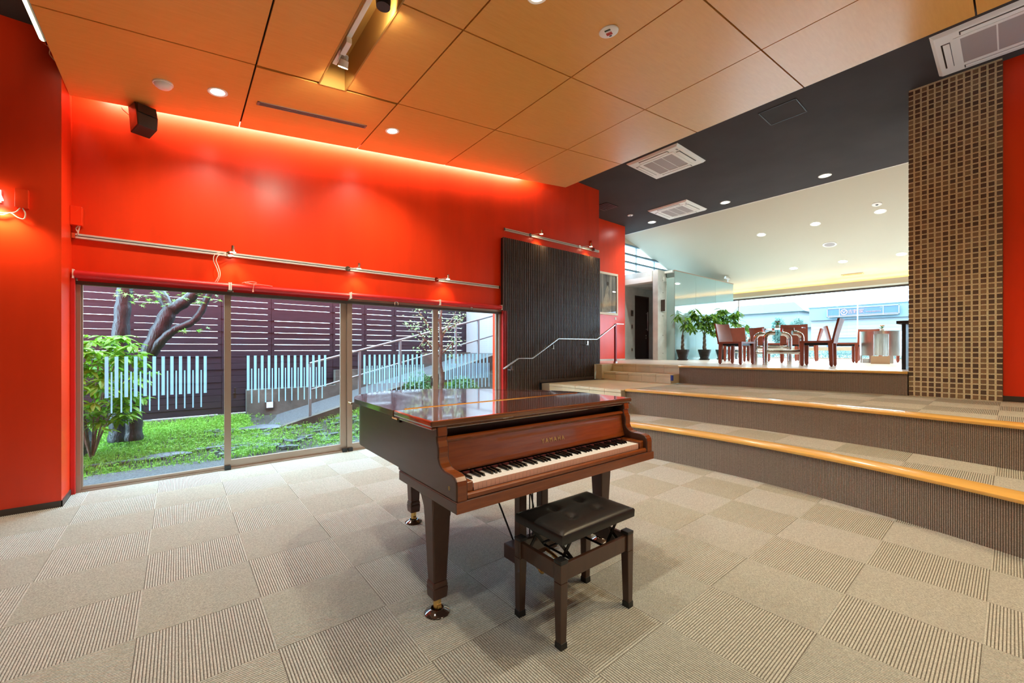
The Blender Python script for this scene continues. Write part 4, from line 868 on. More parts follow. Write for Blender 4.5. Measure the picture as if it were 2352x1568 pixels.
def pipe_table(label, px, depth, rz):
    x, y = at_px(px, depth); t = thing('pipe_table', label, 'table', (x, y, Z3), rz)
    for sy in (-1, 1):
        for sx in (-1, 1):
            X, Y = sx*.31, sy*.25; pts = [(X, Y, 0), (X, Y, .50)]+[(X-sx*.11*(1-math.cos(a)), Y, .50+.11*math.sin(a)) for a in [PI/2*k/8 for k in range(1, 9)]]+[(X-sx*.16, Y, .61)]
            l = part('leg', MB().tube(pts, .043, 16), CHROME, t, smooth=True); part('collar', MB().lathe([(.046, .49), (.046, .50)], 16, M=Matrix.Translation((X, Y, 0))).lathe([(.046, .05), (.046, .06)], 16, M=Matrix.Translation((X, Y, 0))), CHROME, l)
            part('glass_pad', MB().lathe([(.02, .65), (.02, .695)], 10, M=Matrix.Translation((X-sx*.14, Y, 0))), CHROME, l)
        part('cross_pipe', MB().tube([(-.31, sy*.25, .25 if sy < 0 else .33), (.31, sy*.25, .25 if sy < 0 else .33)], .040, 14), CHROME, t, smooth=True)
    for sx in (-1, 1): part('link_pipe', MB().tube([(sx*.31, -.25, .22), (sx*.31, .25, .22)], .018, 10), CHROME, t, smooth=True)
    part('glass_top', MB().lathe([(.44, .695), (.44, .71)], 48), GLASST, t); return x, y
tx_, ty_ = pipe_table('chrome bent-pipe table with round glass top among the left chairs', 1786, 8.0, math.radians(RIGHTW-12))
pipe_table('second chrome pipe table farther back behind the leftmost chairs', 1722, 11.1, math.radians(RIGHTW+20))
# drum table of bent steel plate with openings
x, y = at_px(2024, 9.0); dt = thing('drum_table', 'brushed steel drum table with cut-out openings beside the brick pier', 'table', (x, y, Z3))
def arc_plate(r, a0, a1, z0, z1, th=.012, n=10):
    mb = MB(); m = max(2, int(n*abs(a1-a0)))
    poly = [(r*math.cos(a0+(a1-a0)*k/m), r*math.sin(a0+(a1-a0)*k/m)) for k in range(m+1)]+[((r-th)*math.cos(a0+(a1-a0)*k/m), (r-th)*math.sin(a0+(a1-a0)*k/m)) for k in range(m, -1, -1)]
    for k in range(m):
        q = [poly[k], poly[k+1], poly[2*m-k], poly[2*m+1-k]]; mb.prism(q, z0, z1)
    return mb
face = math.atan2(-y, -x)                            # opening faces the hall
R_ = .36
for k in range(3):
    a = face+k*2*PI/3; part('shell_plate', arc_plate(R_, a+.34, a+2*PI/3-.34, .16, .67), STEEL, dt, smooth=True)
part('top_band', arc_plate(R_, 0, 2*PI, .63, .69), STEEL, dt, smooth=True)
part('top_disc', MB().lathe([(R_+.01, .69), (R_+.01, .70)], 48), GLASST, dt)
for k in range(3):
    a = face+.5+k*2*PI/3; part('leg', MB().box(-.012, .012, -.03, .03, 0, .18, M=Matrix.Translation((.335*math.cos(a), .335*math.sin(a), 0)) @ Matrix.Rotation(a, 4, 'Z')), STEEL, dt)
    a = face+2*PI/3-.5+k*2*PI/3; part('leg', MB().box(-.012, .012, -.03, .03, 0, .18, M=Matrix.Translation((.335*math.cos(a), .335*math.sin(a), 0)) @ Matrix.Rotation(a, 4, 'Z')), STEEL, dt)
bx, by = at_px(2022, 8.35)
single('cardboard_box', MB().cbox((0, 0, .08), (.10, .29, .16)), mat('cardboard', (.45, .31, .19), .8), 'plain tan cardboard box on the floor before the drum table', 'box', loc=(bx, by, Z3), rot=(0, 0, math.atan2(by, bx)), bevel=.003)
bx, by = at_px(1993, 9.0)
t = thing('parcel', 'small pale parcel lying on the floor under the drum table', 'parcel', (bx, by, Z3), .7); part('carton', MB().cbox((0, 0, .045), (.16, .12, .09)), mat('pale_carton', (.60, .66, .68), .6), t, bevel=.003); part('tape_roll', MB().lathe([(.03, 0), (.03, .03)], 16, M=Matrix.Translation((.0, -.07, .05)) @ Matrix.Rotation(PI/2, 4, 'X')), BLACK, t)
leaf1 = MB().add([(0, 0, 0), (.012, .03, .006), (0, .075, -.004), (-.012, .03, .006), (0, .032, -.002)], [(0, 1, 4), (1, 2, 4), (2, 3, 4), (3, 0, 4)]).mesh('leaf', LEAFP, fix=False)
def little_vase(label, x, y, z, petals):
    t = thing('vase', label, 'vase', (x, y, z)); part('bowl', MB().lathe([(.02, 0), (.035, .01), (.04, .04), (.03, .06), (.026, .06), (.034, .04), (.0005, .012)], 16), mat('white_china', (.75, .75, .72), .25), t, smooth=True)
    for k in range(9):
        a = k*2.4; link('leaf', leaf1, t, (0, 0, .055+.006*(k % 3)), (.5+.3*(k % 3), 0, a))
    if petals:
        for k in range(5): part('flower', MB().lathe([(.0005, 0), (.018, .012), (.012, .022), (.0005, .02)], 8, M=Matrix.Translation((.03*math.cos(k*1.3), .03*math.sin(k*1.3), .11+.01*(k % 2)))), petals[k % len(petals)], t)
little_vase('tiny vase with a brownish sprig on the glass pipe table', tx_, ty_, Z3+.71, [mat('brown_sprig', (.22, .10, .06), .6)])
x, y = at_px(2026, 9.1); little_vase('small vase with orange and white flowers on the drum table', x, y, Z3+.70, [mat('orange_petal', (.80, .25, .04), .6), mat('white_petal', (.85, .82, .75), .6)])
# black desk end next to the pier
ds = thing('black_desk', 'black desk end standing beside the brick pier on the raised floor', 'desk', (8.45, 1.0, Z3))
part('top', MB().box(-.32, .32, -.10, .075, .665, .71), BLACK, ds, bevel=.004); part('side_panel', MB().box(-.25, .25, -.02, .025, 0, .665), BLACK, ds, bevel=.003)
part('back_panel', MB().box(.20, .25, -.10, -.02, 0, .665), BLACK, ds)
# ================================================================== POTTED MONEY TREES
pleaf = MB()
for k, (yy, ww_, zz) in enumerate(((0, .004, 0), (.05, .020, .004), (.10, .026, .002), (.15, .016, -.008), (.185, .0, -.02))):
    pleaf.v += [(-ww_, yy, zz+.004), (0, yy, zz), (ww_, yy, zz+.004)]
for k in range(4):
    a = 3*k; pleaf.f += [[a, a+1, a+4, a+3], [a+1, a+2, a+5, a+4]]; pleaf.m += [0, 0]
pleafm = pleaf.mesh('leaf', LEAFP, fix=False)
def money_tree(label, px, depth, stems, crowns, seed, thick=.020):
    rnd = random.Random(seed); x, y = at_px(px, depth); t = thing('money_tree', label, 'potted plant', (x, y, Z3), 0, None)
    pr = [(.105, .03), (.112, .035)]; z = .05
    for k in range(6): pr += [(.115+.011*k, z), (.113+.011*k, z+.034)]; z += .038
    pr += [(.168, .275), (.172, .28), (.172, .295), (.160, .295), (.155, .25), (.0005, .25)]
    p = part('pot', MB().lathe(pr, 26), POT, t, smooth=True); part('saucer', MB().lathe([(.12, 0), (.145, .02), (.147, .035), (.11, .035), (.0005, .03)], 26), POT, p, smooth=True)
    part('soil', MB().lathe([(.157, .255), (.1, .26), (.0005, .262)], 18), SOIL, p)
    for s in range(3):          # plaited trunk
        pts = [(.030*(1-.35*q/14)*math.cos(q*.55+s*2.1), .030*(1-.35*q/14)*math.sin(q*.55+s*2.1), .25+q*.032) for q in range(15)]
        part('trunk', MB().tube(pts, [thick*(1.5-.6*q/14) for q in range(15)], 8), BARK2, t, smooth=True)
    for (dx, dz), cr in zip(stems, crowns):
        rx = VY*dx; ry = -VX*dx
        tip = (rx, ry, dz); part('branch', MB().tube(spline([(0, 0, .66), (rx*.35, ry*.35, .66+(dz-.66)*.5), tip], 5), [.013]*5+[.009]*5+[.006], 7), BARK2, t, smooth=True)
        for (cx, cz_, n) in cr:
            px_, py_ = VY*cx, -VX*cx; part('twig', MB().tube(spline([tip, ((rx+px_)/2, (ry+py_)/2, (dz+cz_)/2+.04), (px_, py_, cz_)], 4), .005, 6), BARK2, t)
            for q in range(int(n*1.35)):
                cl = q//6; ang = 2*PI*q/6+cl; dr = rnd.uniform(.0, .09); o = (px_+dr*math.cos(cl*2.2), py_+dr*math.sin(cl*2.2), cz_+rnd.uniform(-.07, .07))
                sc = rnd.uniform(.9, 1.4); l = link('leaf', pleafm, t, o, (rnd.uniform(-1.0, -.1), rnd.uniform(-.3, .3), ang+rnd.uniform(-.3, .3))); l.scale = (sc*1.15, sc, sc)
money_tree('potted money tree with thin leaning stem, leftmost against the glass wall', 1568, 11.25, [(.05, 1.02)], [[(-.14, 1.20, 12), (.10, 1.02, 14), (.16, .90, 10), (.14, 1.12, 8)]], 3, .016)
money_tree('bushiest bright green potted money tree, second from the left', 1618, 11.55, [(-.16, .95), (-.02, 1.0), (.14, .95)], [[(-.36, .88, 14), (-.26, 1.22, 24), (-.14, 1.05, 18), (-.30, 1.38, 18)], [(-.04, .98, 16), (.02, 1.22, 20), (.10, 1.05, 16)], [(.22, 1.24, 24), (.30, 1.05, 16), (.30, .80, 12), (.16, .84, 12)]], 5)
money_tree('darker potted money tree half hidden behind the leftmost chair', 1658, 12.1, [(-.10, 1.0), (.05, 1.05), (.2, 1.1)], [[(-.18, 1.28, 14), (-.05, 1.35, 14)], [(.06, 1.45, 22), (.12, 1.22, 20), (.02, 1.10, 16)], [(.34, 1.32, 20), (.46, 1.38, 16), (.40, 1.10, 16), (.68, .98, 12), (.72, .86, 8)]], 9)
x, y = at_px(1683, 12.9); t = thing('plant_pot', 'spare black plant pot in shadow behind the leftmost chairs', 'pot', (x, y, Z3)); part('body', MB().lathe([(.115, 0), (.17, .28), (.172, .295), (.16, .295), (.11, .03), (.0005, .03)], 24), POT, t, smooth=True); part('saucer', MB().lathe([(.14, 0), (.15, .03), (.12, .03)], 24), POT, t)
# ================================================================== THE GARDEN
def at(px, py, Y):                                   # point on the plane y = Y seen in that picture column and row
    u, v = (px-1176)/939, (803-py)/939; dx, dy = VX+VY*u, VY-VX*u; t = Y/dy; return Vector((dx*t, Y, H+v*t))
def ramp_z(x): return max(-.1, .17+.262*(x-1.77))
def gz(x, y):
    z = -.05+.055*max(0, y-6.0)+.025*math.sin(x*1.7+y)+.02*math.sin(3.1*x-2.2*y)+.015*math.sin(5*y+x)
    if x > 1.9 and y > 6.4: z += (ramp_z(x)-z-.10)*min(1, (y-6.4)/1.1)*.8 if ramp_z(x) > z else 0
    return z
gm = MB(); NXg, NYg = 70, 34
for j in range(NYg+1):
    for i in range(NXg+1): x, y = -4+10.4*i/NXg, 5.82+3.5*j/NYg; gm.v.append((x, y, gz(x, y)+random.uniform(-.008, .008)))
for j in range(NYg):
    for i in range(NXg): a = j*(NXg+1)+i; gm.f.append([a, a+1, a+NXg+2, a+NXg+1]); gm.m.append(0)
struct('garden_ground', gm, SOIL, smooth=True)
struct('gravel_strip', MB().box(-4, 6.4, 5.70, 6.30, -.16, -.012), GRAVEL)
struct('outer_ground', MB().box(-30, 15.5, 9.6, 45, -.5, -.1), mat('pale_ground', (.22, .22, .21), .9))
# grass and weeds: uncountable
gb = MB(); rg = random.Random(11)
def blades(n, x0, x1, y0, y1, h0, h1, dens=None):
    for _ in range(n):
        x, y = rg.uniform(x0, x1), rg.uniform(y0, y1)
        if dens and rg.random() > dens(x, y): continue
        z = gz(x, y)-.005; a = rg.uniform(0, 2*PI); h = rg.uniform(h0, h1); w_ = .0045; b = rg.uniform(.2, .9)*h; o = len(gb.v)
        ca, sa = math.cos(a), math.sin(a); bx, by = rg.uniform(-1, 1)*b, rg.uniform(-1, 1)*b
        gb.v += [(x-w_*ca, y-w_*sa, z), (x+w_*ca, y+w_*sa, z), (x+bx*.5+w_*ca*.8, y+by*.5+w_*sa*.8, z+h*.65), (x+bx*.5-w_*ca*.8, y+by*.5-w_*sa*.8, z+h*.65), (x+bx, y+by, z+h)]
        gb.f += [[o, o+1, o+2, o+3], [o+3, o+2, o+4]]; gb.m += [0, 0]
        if rg.random() < .35:       # small weed leaf
            q = len(gb.v); zz = z+h*.8; s = rg.uniform(.010, .022)
            gb.v += [(x+bx, y+by, zz), (x+bx+s, y+by+s*.3, zz+s*.4), (x+bx+s*2*ca, y+by+s*2*sa, zz+.004), (x+bx-s*.3, y+by+s, zz+s*.4)]; gb.f.append([q, q+1, q+2, q+3]); gb.m.append(0)
def patch(x, y): return max(.06, min(1, .55+.9*math.sin(1.5*x+.7)*math.sin(2.1*y)+.5*math.sin(4*x-3*y)))
def left_d(x, y): return max(.15, 1-.8*max(0, .5-abs(y-6.55))*2*max(0, math.sin(1.3*x+1)))
blades(17000, -1.6, 1.0, 6.15, 8.95, .03, .10, left_d)
blades(9500, .6, 3.2, 6.1, 8.9, .02, .085, patch)
blades(4500, 1.6, 4.95, 6.3, 7.6, .03, .10)
go = part('grass', gb, GRASS, None); go['kind'] = 'stuff'; tag(go, 'short green grass and weeds growing over the garden ground', 'grass')
struct('stone_edging', MB().box(-2.2, -.05, 6.62, 6.72, -.1, .035).box(.15, 1.25, 6.78, 6.88, -.1, .045), ROCK, bevel=.02)
# slate paving pieces
slb = thing('slate_paving', 'broken dark slate paving half overgrown with grass beside the second window pane', 'paving', (1.3, 7.0, 0)); rg2 = random.Random(4)
for k in range(120):
    x, y = rg2.uniform(.35, 2.4), rg2.uniform(6.25, 7.9)
    if (x-1.5)*.25+(y-7.0)*.5 > .42: continue
    n = rg2.randint(5, 7); r = rg2.uniform(.06, .14); poly = [(r*rg2.uniform(.7, 1.1)*math.cos(2*PI*q/n), r*.8*rg2.uniform(.7, 1.1)*math.sin(2*PI*q/n)) for q in range(n)]
    z = gz(x, y); part('stone', MB().prism(poly, -.02, .018), ROCK, slb, loc=(x-1.3, y-7.0, z+.012), rot=(rg2.uniform(-.12, .12), rg2.uniform(-.12, .12), rg2.uniform(0, 6)))
def boulder(name, label, loc, sc, seed):
    bm = bmesh.new(); bmesh.ops.create_icosphere(bm, subdivisions=3, radius=1); r = random.Random(seed); ph = [r.uniform(0, 6) for _ in range(6)]
    for v in bm.verts:
        c = v.co; k = 1+.16*math.sin(3*c.x+ph[0])*math.sin(2.5*c.y+ph[1])+.1*math.sin(5*c.z+ph[2]+2*c.x); v.co = Vector((c.x*sc[0]*k, c.y*sc[1]*k, c.z*sc[2]*k))
    me = bpy.data.meshes.new(name); bm.to_mesh(me); bm.free(); me.materials.append(ROCK); o = link(name, me, None, loc); return tag(o, label, 'stone')
boulder('garden_stone', 'blue grey upright stone at the left window edge under the shrub', (-.98, 7.25, .22), (.17, .14, .27), 2)
boulder('garden_stone', 'low dark stone lying in the grass under the tree trunks', (-.15, 6.75, -.0), (.30, .08, .05), 5)
boulder('garden_stone', 'flat dark stone in the grass behind the slate paving', (1.05, 7.75, .07), (.30, .14, .06), 8)
# slatted fence: every board on its own
fn = thing('board_fence', 'tall dark stained fence of horizontal boards behind the garden', 'fence', (1.8, 9.2, 0)); rf = random.Random(21)
POSTS = [-3.35, -2.0, -.62, .62, 1.42, 2.57, 3.25, 3.95, 4.75, 5.9]
nrow = 23
for r in range(nrow):
    z = .17+.1165*r
    gap = .003 if z > 1.22 else .005
    for a, b in zip(POSTS, POSTS[1:]):
        if z+.1 < .60 and a > .9: continue
        if z+.1 < .90 and a > 2.5: continue
        part('board', MB().box(a-1.8+.003, b-1.8-.003, rf.uniform(-.006, .006)+(.0 if r % 2 else .012), .024, z, z+.1165-gap-rf.uniform(0, .004 if z > 1.22 else .002)+(.0 if rf.random() > (.07 if z < 2.2 else .15) or z < 1.22 else .012)), FENCE, fn)
part('backing', MB().box(-.8, 4.1, .024, .034, .5, 1.25), mat('dark_backing', (.006, .005, .006), .8), fn); part('backing', MB().box(-5.15, -.78, .024, .034, .17, 1.25), mat('dark_backing', (.006, .005, .006), .8), fn)
for k, p in enumerate(POSTS): part('post', MB().box(p-1.8-.055, p-1.8+.055, .022, .09, .1, 2.85), FENCE, fn)
struct('fence_kerb', MB().box(-4, .99, 9.08, 9.25, -.2, .16), CONCO)
rw = struct('retaining_wall', MB().box(.99, 2.57, 9.02, 9.17, -.2, .60).box(2.57, 4.6, 9.02, 9.17, -.2, .92).box(4.6, 5.96, 9.02, 9.17, -.2, 1.28), CONCO)
t = thing('garden_lamp', 'small square recessed step lamp in the stained concrete garden wall', 'lamp', tuple(at(619, 929, 9.02))); part('frame', MB().box(-.075, .075, -.03, 0, -.075, .075), ALUD, t); part('lens', MB().box(-.055, .055, -.036, -.03, -.055, .055), mat('pale_lens', (.6, .7, .72), .3), t)
# ramp with kerb and handrail
rp = MB(); rp.prism([(1.05, -.15), (5.95, -.15), (5.95, ramp_z(5.95)), (1.12, .0)], 7.78, 9.02, 'y'); struct('ramp', rp, GRAVEL)
struct('ramp_kerb', MB().prism([(1.30, -.2), (5.95, -.2), (5.95, ramp_z(5.95)+.03), (1.30, ramp_z(1.30)+.03)], 7.62, 7.78, 'y'), CONCO)
gh = thing('ramp_handrail', 'pale grey metal handrail climbing the garden ramp', 'handrail', (1.77, 7.70, .17))
def rp_pt(x, h): return (x-1.77, 0, ramp_z(x)-.17+h)
part('top_rail', MB().tube([rp_pt(1.77, .94), rp_pt(5.93, .94)], .022, 10), RAILG, gh, smooth=True); part('mid_rail', MB().tube([rp_pt(1.77, .48), rp_pt(5.93, .48)], .018, 10), RAILG, gh, smooth=True)
for x in (1.77, 2.62, 3.42, 4.70, 5.30): part('post', MB().box(x-1.77-.022, x-1.77+.022, -.018, .018, ramp_z(x)-.17-.02, ramp_z(x)-.17+.93), RAILG, gh)
struct('wall_garden', MB().box(5.96, 6.2, 5.8, 9.3, -.2, 4.2), WHITEW)
struct('garden_pillar', MB().box(5.0, 5.25, 6.1, 6.35, -.2, 4.2), mat('pale_stone_cladding', (.16, .185, .19), .7, var=(12, .85)))
# old tree with leaning limbs
def limb(pts, Y, rs, n=12):
    P = [at(a, b, Y+c) for a, b, c in pts]; S = spline([tuple(p) for p in P], 5); R = []
    for k in range(len(S)): q = k/5; i = min(int(q), len(rs)-2); R.append(rs[i]+(rs[i+1]-rs[i])*(q-i))
    return S, R
ot = thing('old_tree', 'old leaning garden tree with wet dark forked limbs before the fence', 'tree', tuple(at(312, 1000, 7.45))); O = Vector(ot.location)
def limb_part(nm, pts, Y, rs, par, m=BARK):
    S, R = limb(pts, Y, rs); R = [r*(1+.08*math.sin(1.9*k)) for k, r in enumerate(R)]
    return part(nm, MB().tube([p-O for p in S], R, 12), m, par, smooth=True)
trk = limb_part('trunk', [(308, 1010, 0), (309, 960, 0), (316, 900, .0), (328, 850, .02), (345, 805, .05), (370, 752, .05), (392, 708, .05)], 7.45, [.095, .082, .08, .088, .10, .098, .088], ot)
limb_part('branch', [(390, 712, .05), (372, 678, .1), (352, 640, .2), (340, 600, .3)], 7.45, [.07, .065, .055, .05], ot)
limb_part('branch', [(392, 712, .05), (425, 692, .05), (452, 668, .0), (480, 630, 0)], 7.45, [.085, .075, .06, .05], ot)
limb_part('branch', [(345, 818, .02), (372, 782, -.05), (402, 757, -.1), (440, 740, -.1), (462, 715, -.1), (478, 680, -.1), (500, 640, -.1)], 7.45, [.06, .055, .05, .045, .045, .04, .04], ot)
t2 = thing('garden_tree', 'upright rough tree trunk rising behind the bright shrub', 'tree', tuple(at(276, 1005, 7.7))); O = Vector(t2.location)
limb_part('trunk', [(276, 1012, 0), (275, 950, 0), (274, 880, 0), (276, 800, 0), (281, 720, 0), (287, 660, 0), (290, 600, 0)], 7.7, [.125, .11, .10, .095, .085, .08, .08], t2)
mapleaf = MB().add([(0, 0, 0), (.010, .02, 0), (.045, .012, .004), (.014, .032, 0), (.03, .06, -.004), (.004, .045, 0), (0, .085, -.01), (-.004, .045, 0), (-.03, .06, -.004), (-.014, .032, 0), (-.045, .012, .004), (-.01, .02, 0)], [(0, 1, 3, 5, 7, 9, 11), (1, 2, 3), (3, 4, 5), (5, 6, 7), (7, 8, 9), (9, 10, 11)]).mesh('leaf', LEAFM, fix=False)
rl_ = random.Random(8)
for (px, py, n, sp_) in ((345, 680, 22, .14), (385, 672, 16, .12), (445, 690, 10, .08), (466, 680, 14, .09), (437, 755, 10, .06), (330, 690, 8, .1)):
    c = at(px, py, 7.3)-Vector(ot.location)
    for k in range(n): l = link('leaf', mapleaf, ot, (c.x+rl_.gauss(0, sp_), c.y+rl_.gauss(0, .1), c.z+rl_.gauss(0, sp_*.5)), (rl_.uniform(-.9, .3), rl_.uniform(-.5, .5), rl_.uniform(0, 6.28))); l.scale = (1.0,)*3
# bright aucuba shrub
sh = thing('aucuba_shrub', 'bright green broad leaved shrub filling the left of the first window pane', 'shrub', (-.80, 6.95, gz(-.8, 6.95)))
al = MB()
for yy, ww_, zz in ((0, .003, 0), (.035, .022, .006), (.075, .028, .004), (.12, .016, -.008), (.15, .0, -.022)): al.v += [(-ww_, yy, zz+.006), (0, yy, zz), (ww_, yy, zz+.006)]
for k in range(4): a = 3*k; al.f += [[a, a+1, a+4, a+3], [a+1, a+2, a+5, a+4]]; al.m += [0, 0]
alm = al.mesh('leaf', LEAFA, fix=False); ra = random.Random(31); rest = MB()
for k in range(14):
    a = ra.uniform(0, 6.28); e = (.4*math.cos(a), .3*math.sin(a), ra.uniform(.8, 1.5)); part('stem', MB().tube(spline([(0, 0, 0), (e[0]*.4, e[1]*.4, e[2]*.6), e], 4), .008, 6), BARK2, sh)
nl = 0
for k in range(250):
    a = ra.uniform(0, 6.28); el = ra.uniform(-1.2, 1.25); R = ra.uniform(.6, 1.0); c = Vector((-.10+.68*R*math.cos(a)*math.cos(el*.85), .46*R*math.sin(a)*math.cos(el*.85), .98+.64*R*math.sin(el)))
    for q in range(8):
        rot = (ra.uniform(-.75, .1), ra.uniform(-.3, .3), q*2*PI/8+ra.uniform(-.3, .3)); sc = ra.uniform(.65, 1.05)
        front = c.y < -.05 and k % 4 == 0
        if front and nl < 290: l = link('leaf', alm, sh, c+Vector((ra.uniform(-.02, .02), 0, -.02*q)), rot); l.scale = (sc, sc, sc); nl += 1
        else:
            from mathutils import Euler
            M = Matrix.Translation(c) @ Euler(rot).to_matrix().to_4x4() @ Matrix.Scale(sc, 4); rest.add(al.v, al.f, 0, M)
ro = part('inner_leaves', rest, LEAFA, sh); ro['kind'] = 'stuff'
# slender young tree and low shrubs
yt = thing('young_tree', 'slender young tree with sparse small leaves before the ramp handrail', 'tree', tuple(at(1012, 905, 7.1))); O = Vector(yt.location)
limb_part('trunk', [(1012, 915, 0), (1014, 870, 0), (1010, 830, 0), (1013, 790, 0), (1011, 740, 0), (1016, 690, 0)], 7.1, [.055, .048, .042, .036, .028, .02], yt, BARK2)
ends = []
for pts in ([(1012, 825, 0), (985, 790, 0), (965, 768, 0), (950, 755, .05), (938, 745, .05)], [(1012, 800, 0), (990, 760, 0), (975, 735, 0), (962, 715, 0), (950, 700, 0)], [(1013, 780, 0), (1028, 750, 0), (1042, 728, 0), (1050, 705, 0)], [(1013, 765, 0), (1035, 752, 0), (1055, 738, 0), (1068, 728, 0)], [(1012, 815, 0), (1028, 800, 0), (1040, 785, 0), (1050, 778, 0)], [(1011, 745, 0), (1000, 715, 0), (992, 690, 0)], [(975, 780, 0), (960, 800, 0)], [(1040, 785, 0), (1038, 812, 0)]):
    limb_part('branch', pts, 7.1, [.022-.018*k/(len(pts)-1) for k in range(len(pts))], yt, BARK2); ends += [(a, b) for a, b, c in pts[1:]]
sl = MB().add([(0, 0, 0), (.012, .022, .004), (0, .055, -.004), (-.012, .022, .004)], [(0, 1, 2, 3)]).mesh('leaf', LEAFB, fix=False); ry = random.Random(77)
for a, b in ends:
    for q in range(15): c = at(a+ry.gauss(0, 9), b+ry.gauss(0, 8), 7.1+ry.gauss(0, .12))-O; l = link('leaf', sl, yt, c, (ry.uniform(-1, 1), ry.uniform(-1, 1), ry.uniform(0, 6.28))); l.scale = (ry.uniform(1.0, 1.5),)*3
def bush(label, c, r, n, seed, m):
    t = thing('low_shrub', label, 'shrub', c); q = MB(); rr = random.Random(seed)
    for k in range(n):
        d = Vector((rr.gauss(0, 1), rr.gauss(0, 1), rr.gauss(0, 1))).normalized()*r*rr.uniform(.5, 1); d.z = abs(d.z); from mathutils import Euler
        M = Matrix.Translation(d) @ Euler((rr.uniform(-1, 1), rr.uniform(-1, 1), rr.uniform(0, 6))).to_matrix().to_4x4(); q.add([(0, 0, 0), (.018, .03, .004), (0, .075, -.006), (-.018, .03, .004)], [(0, 1, 2, 3)], 0, M)
    o = part('foliage', q, m, t); o['kind'] = 'stuff'; part('stem', MB().tube([(0, 0, -.1), (0, 0, r*.6)], .012, 6), BARK2, t)
p = at(962, 893, 7.35); bush('small dark shrub with a few red berries left of the young tree', (p.x, p.y, p.z), .34, 420, 3, leafmat('dark_leaf', (.05, .16, .05), (.12, .30, .10), .3))
p = at(1060, 900, 7.35); bush('low dark shrub right of the young tree, behind the piano', (p.x, p.y, p.z), .36, 420, 4, bpy.data.materials['dark_leaf'])
p = at(600, 960, 8.8)
# ================================================================== THE STREET
struct('street_ground', MB().box(15.9, 70, -40, 40, .6, .93), mat('pale_paving', (.12, .125, .125), .9))
hedge = MB(); rh = random.Random(5)
for k in range(9000):
    x, y, z = rh.uniform(17.3, 18.1), rh.uniform(-3.5, 9.5), rh.uniform(.92, 1.30); s = rh.uniform(.03, .06); a = rh.uniform(0, 6.28)
    o = len(hedge.v); hedge.v += [(x, y, z), (x+s*math.cos(a), y+s*math.sin(a), z+s*.5), (x+s*.6*math.cos(a+1), y+s*.6*math.sin(a+1), z+s)]; hedge.f.append([o, o+1, o+2]); hedge.m.append(0)
hd_ = part('hedge', hedge, LEAFS, None); hd_['kind'] = 'stuff'; tag(hd_, 'low clipped hedge outside the street window below its rail', 'hedge')
shop = thing('shop_building', 'low pale shop building with blue signboard across the street', 'building', (36, 4, .9)); PALE = mat('pale_cyan_cladding', (.10, .15, .17), .7)
part('wall', MB().box(0, 8, -14, 5.35, 0, 2.56), mat('shop_wall', (.20, .215, .22), .8), shop); fas = part('fascia', MB().box(-.25, 8.1, -14.1, 5.4, 2.56, 3.50), PALE, shop); part('roof_trim', MB().box(-.3, 8.15, -14.15, 5.45, 3.46, 3.52), mat('blue_trim', (.05, .10, .15), .5), shop)
for y0, y1 in ((-1.9, .9), (2.0, 4.4)):
    wdw = part('shop_window', MB().box(-.06, .02, y0, y1, .15, 1.30), mat('blue_grey_frame', (.04, .07, .09), .5), shop); part('pane', MB().box(-.08, -.06, y0+.08, y1-.08, .22, 1.22), mat('shop_glass', (.07, .10, .11), .1), wdw); part('sill_goods', MB().box(-.10, -.08, y0+.6, y1-.6, .45, .75), mat('goods', (.16, .16, .15), .6), wdw)
part('banner', MB().box(-.3, -.27, 1.15, 1.6, .1, 1.75), mat('banner_cloth', (.17, .10, .075), .6), shop)
for r in range(10): part('brick_course', MB().box(-.012, 0, -14, 5.35, .25+.24*r, .255+.24*r), PALE, shop)
sign = part('sign_board', MB().box(-.5, -.25, .58, 4.24, 2.74, 3.31), mat('sign_blue', (.022, .060, .10), .5), shop)
WS = mat('sign_white', (.19, .20, .21), .5); PK = mat('sign_orange', (.24, .12, .11), .5)
part('sign_frame', MB().box(-.54, -.5, .54, 4.28, 3.29, 3.33).box(-.54, -.5, .54, 4.28, 2.72, 2.76).box(-.54, -.5, .54, .58, 2.72, 3.33).box(-.54, -.5, 4.24, 4.28, 2.72, 3.33).box(-.53, -.5, 3.56, 3.60, 2.76, 3.29).box(-.53, -.5, 1.29, 1.33, 2.76, 3.29), WS, shop)
part('sign_stripe', MB().box(-.52, -.5, .60, 4.22, 2.80, 2.825), PK, shop)
lg = part('sign_emblem', MB().lathe([(.20, 0), (.20, .03), (.145, .03), (.145, 0)], 28, cap=False, M=Matrix.Translation((-.50, 3.33, 3.04)) @ Matrix.Rotation(-PI/2, 4, 'Y')), PK, shop)
part('emblem_vee', MB().prism([(3.45, 3.12), (3.40, 3.12), (3.33, 3.03), (3.26, 3.12), (3.21, 3.12), (3.33, 2.94)], -.535, -.51, 'x'), PK, lg)
TR = (PI/2, 0, -PI/2)
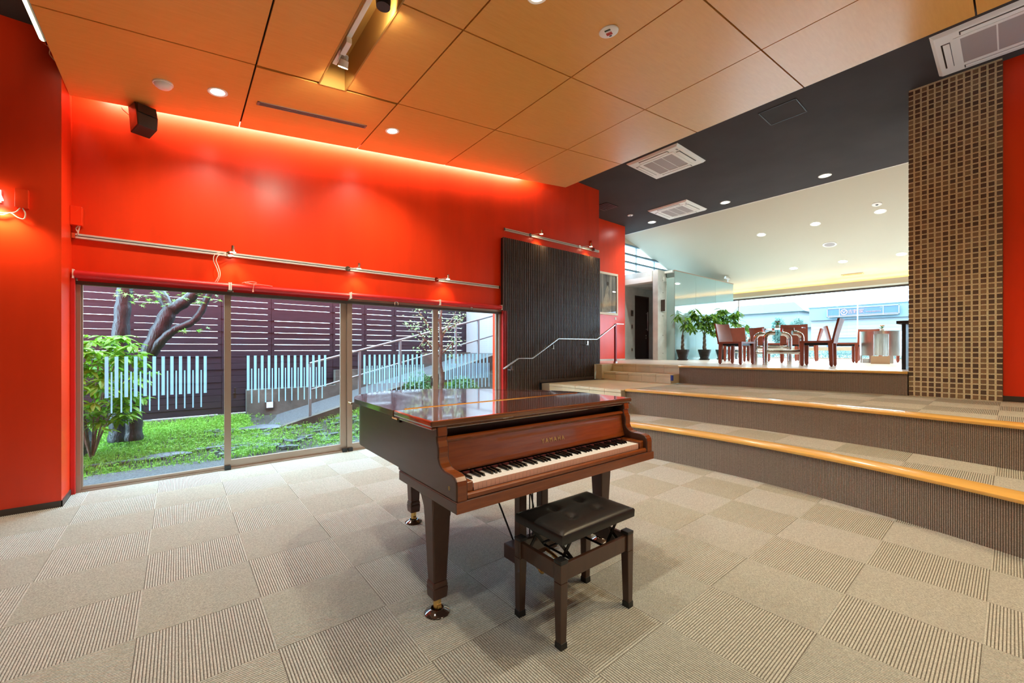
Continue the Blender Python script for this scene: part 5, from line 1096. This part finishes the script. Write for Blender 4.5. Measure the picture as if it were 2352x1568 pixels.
textmesh('sign_lettering', '吉野家', .30, PK, shop, (-.52, 2.70, 3.03), TR, .95, .01)
textmesh('sign_lettering', 'YOSHINOYA', .135, PK, shop, (-.52, 1.80, 2.98), TR, 1.0, .01)
part('utility_pole', MB().tube([(-3.5, 2.05, .0), (-3.5, 2.05, 3.35)], .035, 8), mat('pale_pole', (.20, .21, .21), .6), shop)
hs = thing('house', 'pale tiled-roof house far across the street behind trees', 'house', (46, 17, .9)); HW_ = mat('house_wall', (.19, .21, .21), .8); HR = mat('house_roof', (.12, .16, .17), .7)
part('wall', MB().box(0, 8, -6, 4, 0, 2.6), HW_, hs); part('roof', MB().prism([(-6.6, 2.55), (4.6, 2.55), (3.2, 3.6), (-5.2, 3.6)], -.6, 8.6, 'x'), HR, hs)
part('upper_wall', MB().box(3, 8, -3.2, 2.6, 3.2, 4.4), HW_, hs); part('upper_roof', MB().prism([(-3.9, 4.35), (3.3, 4.35), (2.4, 5.3), (-3.0, 5.3)], 2.4, 8.6, 'x'), HR, hs)
def street_tree(label, loc, h, r, seed):
    t = thing('street_tree', label, 'tree', loc); part('trunk', MB().tube([(0, 0, 0), (0, 0, h*.7)], .08, 8), BARK2, t); q = MB(); rr = random.Random(seed)
    for k in range(900):
        d = Vector((rr.gauss(0, 1), rr.gauss(0, 1), rr.gauss(0, 1))).normalized()*rr.uniform(.5, 1); p = Vector((d.x*r, d.y*r, h*.62+d.z*h*.38)); s = .16; a = rr.uniform(0, 6.28)
        o = len(q.v); q.v += [tuple(p), tuple(p+Vector((s*math.cos(a), s*math.sin(a), .05))), tuple(p+Vector((s*.5*math.cos(a+1.3), s*.5*math.sin(a+1.3), s)))]; q.f.append([o, o+1, o+2]); q.m.append(0)
    o = part('crown', q, LEAFS, t); o['kind'] = 'stuff'
street_tree('pale slim street tree left of the shop building', (37.5, 10.6, .9), 2.9, .55, 1)
street_tree('second pale slim street tree between the house and the shop', (37.5, 11.9, .9), 3.0, .5, 2)
street_tree('low bushy street tree in front of the house', (36, 13.4, .9), 1.9, 1.2, 3)
